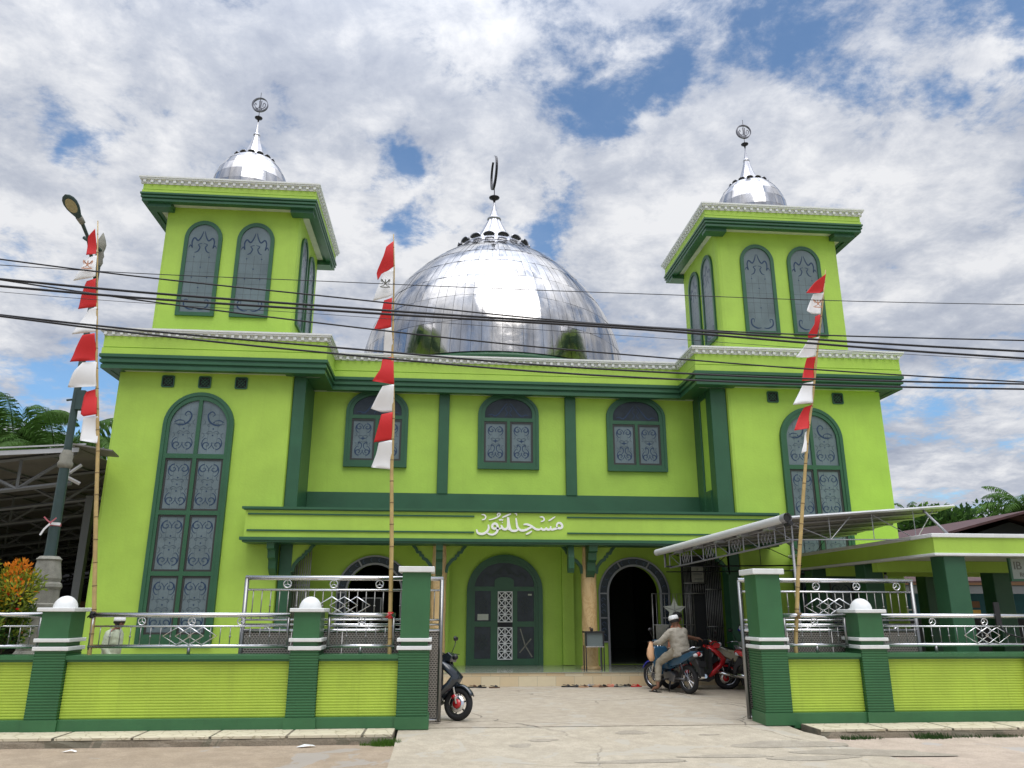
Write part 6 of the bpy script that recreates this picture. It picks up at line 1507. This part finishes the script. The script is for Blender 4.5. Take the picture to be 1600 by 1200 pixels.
# rider, sitting astride the blue motorcycle (local axes as the machine's)
J = dict(pelvis=(-.36, 0, .86), chest=(-.33, .0, 1.13), neck=(-.27, .01, 1.30), head=(-.24, .02, 1.415), face=(.55, -.6, .05), shoL=(-.31, .195, 1.215), elbL=(-.16, .35, 1.0), wriL=(.11, .34, .96), hanL=(.22, .33, .985), shoR=(-.30, -.195, 1.215), elbR=(-.06, -.32, 1.03), wriR=(.15, -.33, .98), hanR=(.25, -.32, .985),
  hipL=(-.32, .12, .82), kneL=(.08, .24, .58), ankL=(.02, .34, .14), toeL=(.19, .37, .02), hipR=(-.32, -.12, .82), kneR=(.12, -.22, .62), ankR=(-.02, -.20, .32), toeR=(.16, -.21, .26))
rl = ((RBK[0]+RFR[0])/2, (RBK[1]+RFR[1])/2, 0)
person('man in grey khaki shirt and white skullcap astride the blue motorcycle, seen from behind', rl, H_R, J, 'cloth_khaki', 'cloth_khaki2', 'skullcap', 'cloth_white', bulk=1.12)
b = MB().mat('black_plastic')
M_ = Matrix.Translation(rl) @ Euler((0, 0, H_R)).to_matrix().to_4x4(); b.M = M_; b.box(-.04, .25, .295, .40, .0, .016); b.tube([(.10, .30, .02), (.13, .35, .055), (.12, .40, .02)], .008, 5); p0 = M_ @ Vector((.1, .34, 0)); tag(b.build('sandal', None, tuple(p0)), 'dark sandal on the foot the rider sets on the ground', 'sandal')
b = MB().mat('bag_peach'); q = M_ @ Vector((.10, .42, .80)); vs = []
for j, (z, w) in enumerate(((1.0, .02), (.95, .055), (.86, .085), (.76, .10), (.68, .095), (.62, .05))):
    for k in range(12): a = 2*PI*k/12; vs.append((q.x + w*.75*math.cos(a)*(1+.28*math.sin(3*a+j*1.7)), q.y + w*.4*math.sin(a), z + .012*math.sin(4*a+j)))
b.add(vs, [(j*12+k, j*12+(k+1) % 12, (j+1)*12+(k+1) % 12, (j+1)*12+k) for j in range(5) for k in range(12)] + [tuple(range(60, 72))], True); tag(b.build('carrier_bag', None, (q.x, q.y, .6)), 'peach coloured plastic bag hanging from the rider\'s left hand', 'bag')
# man standing beside the red scooter
J = dict(pelvis=(0, 0, .88), chest=(.04, 0, 1.18), neck=(.07, 0, 1.37), head=(.10, 0, 1.48), face=(1, -.3, -.2), shoL=(.04, .19, 1.30), elbL=(.16, .32, 1.08), wriL=(.42, .30, 1.02), hanL=(.52, .28, 1.0), shoR=(.04, -.19, 1.30), elbR=(.20, -.28, 1.10), wriR=(.46, -.20, 1.05), hanR=(.57, -.19, 1.03),
  hipL=(0, .10, .86), kneL=(.04, .12, .48), ankL=(0, .12, .08), toeL=(.18, .14, .02), hipR=(0, -.10, .86), kneR=(.03, -.12, .48), ankR=(-.02, -.12, .08), toeR=(.16, -.14, .02))
person('man in orange patterned short sleeved shirt and dark cap leaning to the red scooter', (5.26, 17.95, 0), R(-12), J, 'cloth_orange', 'cloth_khaki2', 'peaked', 'hair', 'short')
# man walking behind the left railing
J = dict(pelvis=(0, 0, .90), chest=(.02, 0, 1.19), neck=(.05, 0, 1.37), head=(.09, 0, 1.475), face=(1, 0, -.05), shoL=(.02, .19, 1.30), elbL=(-.10, .25, 1.04), wriL=(-.06, .24, .80), hanL=(-.03, .23, .70), shoR=(.02, -.19, 1.30), elbR=(.0, -.25, 1.03), wriR=(.17, -.23, .84), hanR=(.26, -.22, .78),
  hipL=(0, .10, .87), kneL=(.14, .11, .50), ankL=(.08, .11, .08), toeL=(.26, .12, .02), hipR=(0, -.10, .87), kneR=(.02, -.11, .48), ankR=(-.22, -.11, .12), toeR=(-.06, -.11, .02))
person('man in pale green shirt and white cap walking right behind the left fence railing', (-5.78, 15.0, 0), R(-8), J, 'cloth_pale', 'cloth_pale', 'back', 'cloth_white').scale = (.94, .94, .955)

# ------------------------------------------------------------------ sandals along the step
def sandal_mesh(m1, m2, name='sandal'):
    b = MB().mat(m1); n = 20; pts = []
    for k in range(n): a = 2*PI*k/n; x = .125*math.cos(a); y = .043*math.sin(a)*(1+.22*math.cos(a)) ; pts.append((x, y))
    b.add([(x, y, 0) for x, y in pts] + [(x, y, .018 + (.008 if x < -.05 else 0)) for x, y in pts], [tuple(range(n))[::-1], tuple(range(n, 2*n))] + [(i, (i+1) % n, n+(i+1) % n, n+i) for i in range(n)], False)
    b.mat(m2); vs = []
    for i in range(9): a = PI*i/8; vs += [(.01 + .01*math.cos(a), .045*math.cos(a), .018+.045*math.sin(a)), (.06, .042*math.cos(a), .018+.03*math.sin(a))]
    b.add(vs, [(2*i, 2*i+2, 2*i+3, 2*i+1) for i in range(8)], True); b.tube([(.08, 0, .02), (.05, 0, .045)], .005, 5)
    b.tube([(.03, .04, .03), (-.06, .035, .045), (-.09, 0, .05), (-.06, -.035, .045), (.03, -.04, .03)], .006, 5); return b
mat('sandal_brown', (.10, .055, .03), .7); mat('sandal_tan', (.40, .23, .13), .7); mat('sandal_salmon', (.50, .16, .10), .6)
SD = [(.76, 'black_plastic', 'sandal_brown', 20, 'black strapped sandal nearest the left scooter at the step'), (.93, 'black_plastic', 'black_plastic', 160, 'second black sandal from the left scooter'), (1.22, 'sandal_brown', 'black_plastic', 10, 'single brown strapped sandal below the middle door'),
 (2.84, 'black_plastic', 'black_plastic', 5, 'leftmost black sandal of the long row'), (3.03, 'black_plastic', 'black_plastic', -10, 'black sandal second from left in the long row'), (3.20, 'sandal_tan', 'sandal_brown', 15, 'tan strapped sandal below the round column base'), (3.37, 'black_plastic', 'grey_paint', 170, 'black sandal with grey strap right of the tan one'),
 (3.53, 'sandal_tan', 'sandal_tan', 0, 'pale tan sandal in the middle of the long row'), (3.64, 'sandal_brown', 'black_plastic', 25, 'brown sandal with raised black strap beside the salmon one'), (3.84, 'sandal_salmon', 'sandal_salmon', -5, 'salmon pink flip-flop in the long row'), (3.97, 'black_plastic', 'lamp_stone', 150, 'dark sandal with grey lining right of the salmon one'),
 (4.10, 'lamp_stone', 'black_plastic', 8, 'grey soled sandal with black strap'), (4.22, 'black_plastic', 'black_plastic', 30, 'upright black sandal left of the red one'), (4.40, 'red_paint', 'red_paint', 0, 'bright red flip-flop at the right end of the row')]
for i, (x, m1, m2, a, lb) in enumerate(SD):
    b = sandal_mesh(m1, m2); o_ = b.build('sandal', None, (0, 0, 0)); o_.location = (x, 18.20 - .05*(i % 3), .002); o_.rotation_euler = (0, 0, R(a)); tag(o_, lb, 'sandal', 'sandals left at the porch step')

# ------------------------------------------------------------------ porch fittings
dk = thing('lectern_stand', 'black framed grey topped stand before the marble column', 'stand', (3.58, 18.8, .3))
b = MB().mat('screen_grey').box(3.40, 3.78, 18.70, 18.98, .84, 1.13); b.build('panel', dk)
b = MB().mat('black_plastic'); b.box(3.35, 3.83, 18.66, 19.02, 1.13, 1.165); b.box(3.37, 3.40, 18.67, 18.70, .84, 1.13); b.box(3.78, 3.81, 18.67, 18.70, .84, 1.13); b.build('top', dk)
b = MB().mat('steel').box(3.38, 3.80, 18.675, 18.695, .815, .838); b.build('trim', dk)
for x in (3.37, 3.79):
    for y in (18.68, 18.98): b = MB().mat('black_plastic').box(x, x+.022, y, y+.022, .30, .838); b.build('leg', dk)
b = MB().mat('black_plastic').sphere((3.55, 18.8, 1.20), .03, 10, 6, 1.4); b.mat('sandal_brown').tube([(3.53, 18.8, 1.17), (3.50, 18.8, 1.26)], .022, 6); tag(b.build('small_bottle', None, (3.55, 18.8, 1.165)), 'small brown object standing on the black stand', 'bottle')
gg = thing('folding_grille', 'open grey steel bar grille gate with a star hung on it', 'gate', (5.72, 19.3, .3))
b = MB().mat('steel_dull')
b.tube([(5.14, 19.25, .30), (5.14, 19.25, 2.03), (6.22, 19.40, 2.03), (6.22, 19.40, .30)], .02, 6); b.tube([(5.14, 19.25, 1.30), (6.22, 19.40, 1.30)], .012, 5); b.tube([(5.14, 19.25, .45), (6.22, 19.40, .45)], .014, 5); b.build('frame', gg)
b = MB().mat('steel_dull')
for i in range(1, 10): t = i/10; b.tube([(5.14+1.08*t, 19.25+.15*t, .32), (5.14+1.08*t, 19.25+.15*t, 2.02)], .0065, 5)
b.mat('lamp_stone').box(5.20, 5.52, 19.22, 19.235, .50, 1.30); b.build('bar', gg)
b = MB().mat('soffit_paint'); sx, sz = 5.68, 1.64; pts = []
for k in range(10): a = PI/2 + 2*PI*k/10; q = .30 if k % 2 == 0 else .135; pts.append((sx+q*math.cos(a), sz+q*math.sin(a)))
b.plate(pts, [], 0, .012, o=(0, 19.22, 0)); b.mat('steel_dull')
for k in range(5): b.ribbon([(sx, sz), pts[2*k]], .012, .012, .018, o=(0, 19.22, 0))
b.tube([(sx, 19.215, sz+.28), (sx, 19.215, 2.02)], .003, 4); tag(b.build('star_ornament', None, (sx, 19.21, sz)), 'grey five pointed star hanging on the folding grille', 'star')
g3 = thing('entry_grille', 'tall grey steel grille screen at the right end of the porch', 'screen', (6.65, 19.6, .3))
b = MB().mat('steel_dull')
for x in [6.12 + .035*k for k in range(5)]: b.tube([(x, 19.70, .32), (x, 19.70, 2.98)], .009, 5)
for x in [6.64 + .045*k for k in range(10)]: b.tube([(x, 19.70+.01*(x*40 % 3), .32), (x+.02, 19.70, 2.98)], .009, 5)
for z in (.34, 1.25, 2.15, 2.98): b.tube([(6.64, 19.70, z), (7.08, 19.70, z)], .014, 5)
for k in range(6): b.tube([(6.29+.06*k, 19.70, 2.06), (6.29+.06*k, 19.70, 2.30)], .007, 5)
b.tube([(6.10, 19.70, 2.30), (6.66, 19.70, 2.30)], .016, 5); b.tube([(6.10, 19.70, 2.05), (6.66, 19.70, 2.05)], .016, 5); b.tube([(6.1, 19.7, 2.98), (7.1, 19.7, 2.98)], .018, 5); b.build('bar', g3)
b = MB().mat('interior_dark').box(6.10, 7.10, 19.86, 19.90, .30, 2.98); b.build('dark_doorway_panel', g3)  # dark sheet painted as the unlit room behind the doorway
sn = thing('door_sign', 'small grey notice sign hanging above the dark doorway of the porch grille', 'sign', (6.44, 19.62, 2.45))
b = MB().mat('lamp_stone').box(6.29, 6.60, 19.62, 19.64, 2.32, 2.70); b.build('board', sn); b = MB().mat('emblem_dark')
for z, x0_, x1_ in ((2.52, 6.33, 6.56), (2.40, 6.36, 6.55)):
    x = x0_
    while x < x1_: b.box(x, x+.018, 19.610, 19.619, z-.02, z+.02); x += .027
b.lathe([(.001, -.003), (.022, -.003), (.022, .003), (.001, .003)], (6.44, 19.615, 2.63), 12, 'y'); b.build('lettering', sn)
g4 = thing('rolled_grille', 'folded grey steel shutter at the left end of the porch', 'screen', (-3.4, 19.8, .3))
b = MB().mat('steel_dull')
for k in range(9): b.box(-3.62+.05*k, -3.595+.05*k, 19.80+.015*(k % 2), 19.85+.015*(k % 2), .31, 3.2)
b.build('slat', g4); b = MB().mat('steel_dull')
for z in (.4, 1.3, 2.2, 3.1): b.box(-3.63, -3.18, 19.79, 19.798, z, z+.03)
b.build('rail', g4)
b = MB().mat('steel_dull').box(-2.05, -1.55, 21.3, 21.32, 1.5, 1.95); b.mat('interior_dark').box(-2.02, -1.58, 21.285, 21.299, 1.53, 1.92); b.mat('steel_dull').box(-1.83, -1.77, 21.3, 21.33, .3, 1.5); tag(b.build('display_panel', None, (-1.8, 21.3, .3)), 'dark framed panel on a post just inside the left arch', 'panel')
b = MB().mat('cloth_white'); b.lathe([(.25, .30), (.26, .45), (.20, .75), (.12, .85), (.10, .95), (.09, 1.02), (.03, 1.08)], (4.85, 24.5, 0), 12)
b = MB().mat('black_plastic').box(8.93, 9.02, 12.30, 12.33, 1.42, 1.78); b.mat('black_plastic').tube([(8.98, 12.3, 1.43), (9.05, 12.28, 1.30), (9.25, 12.27, 1.24), (9.45, 12.3, 1.20)], .012, 6); tag(b.build('scooter_mirror', None, (8.97, 12.3, 1.3)), 'black rear view mirror and its stalk beside the right fence rail', 'mirror')
for o in bpy.data.objects:
    if '_o' in o: del o['_o']
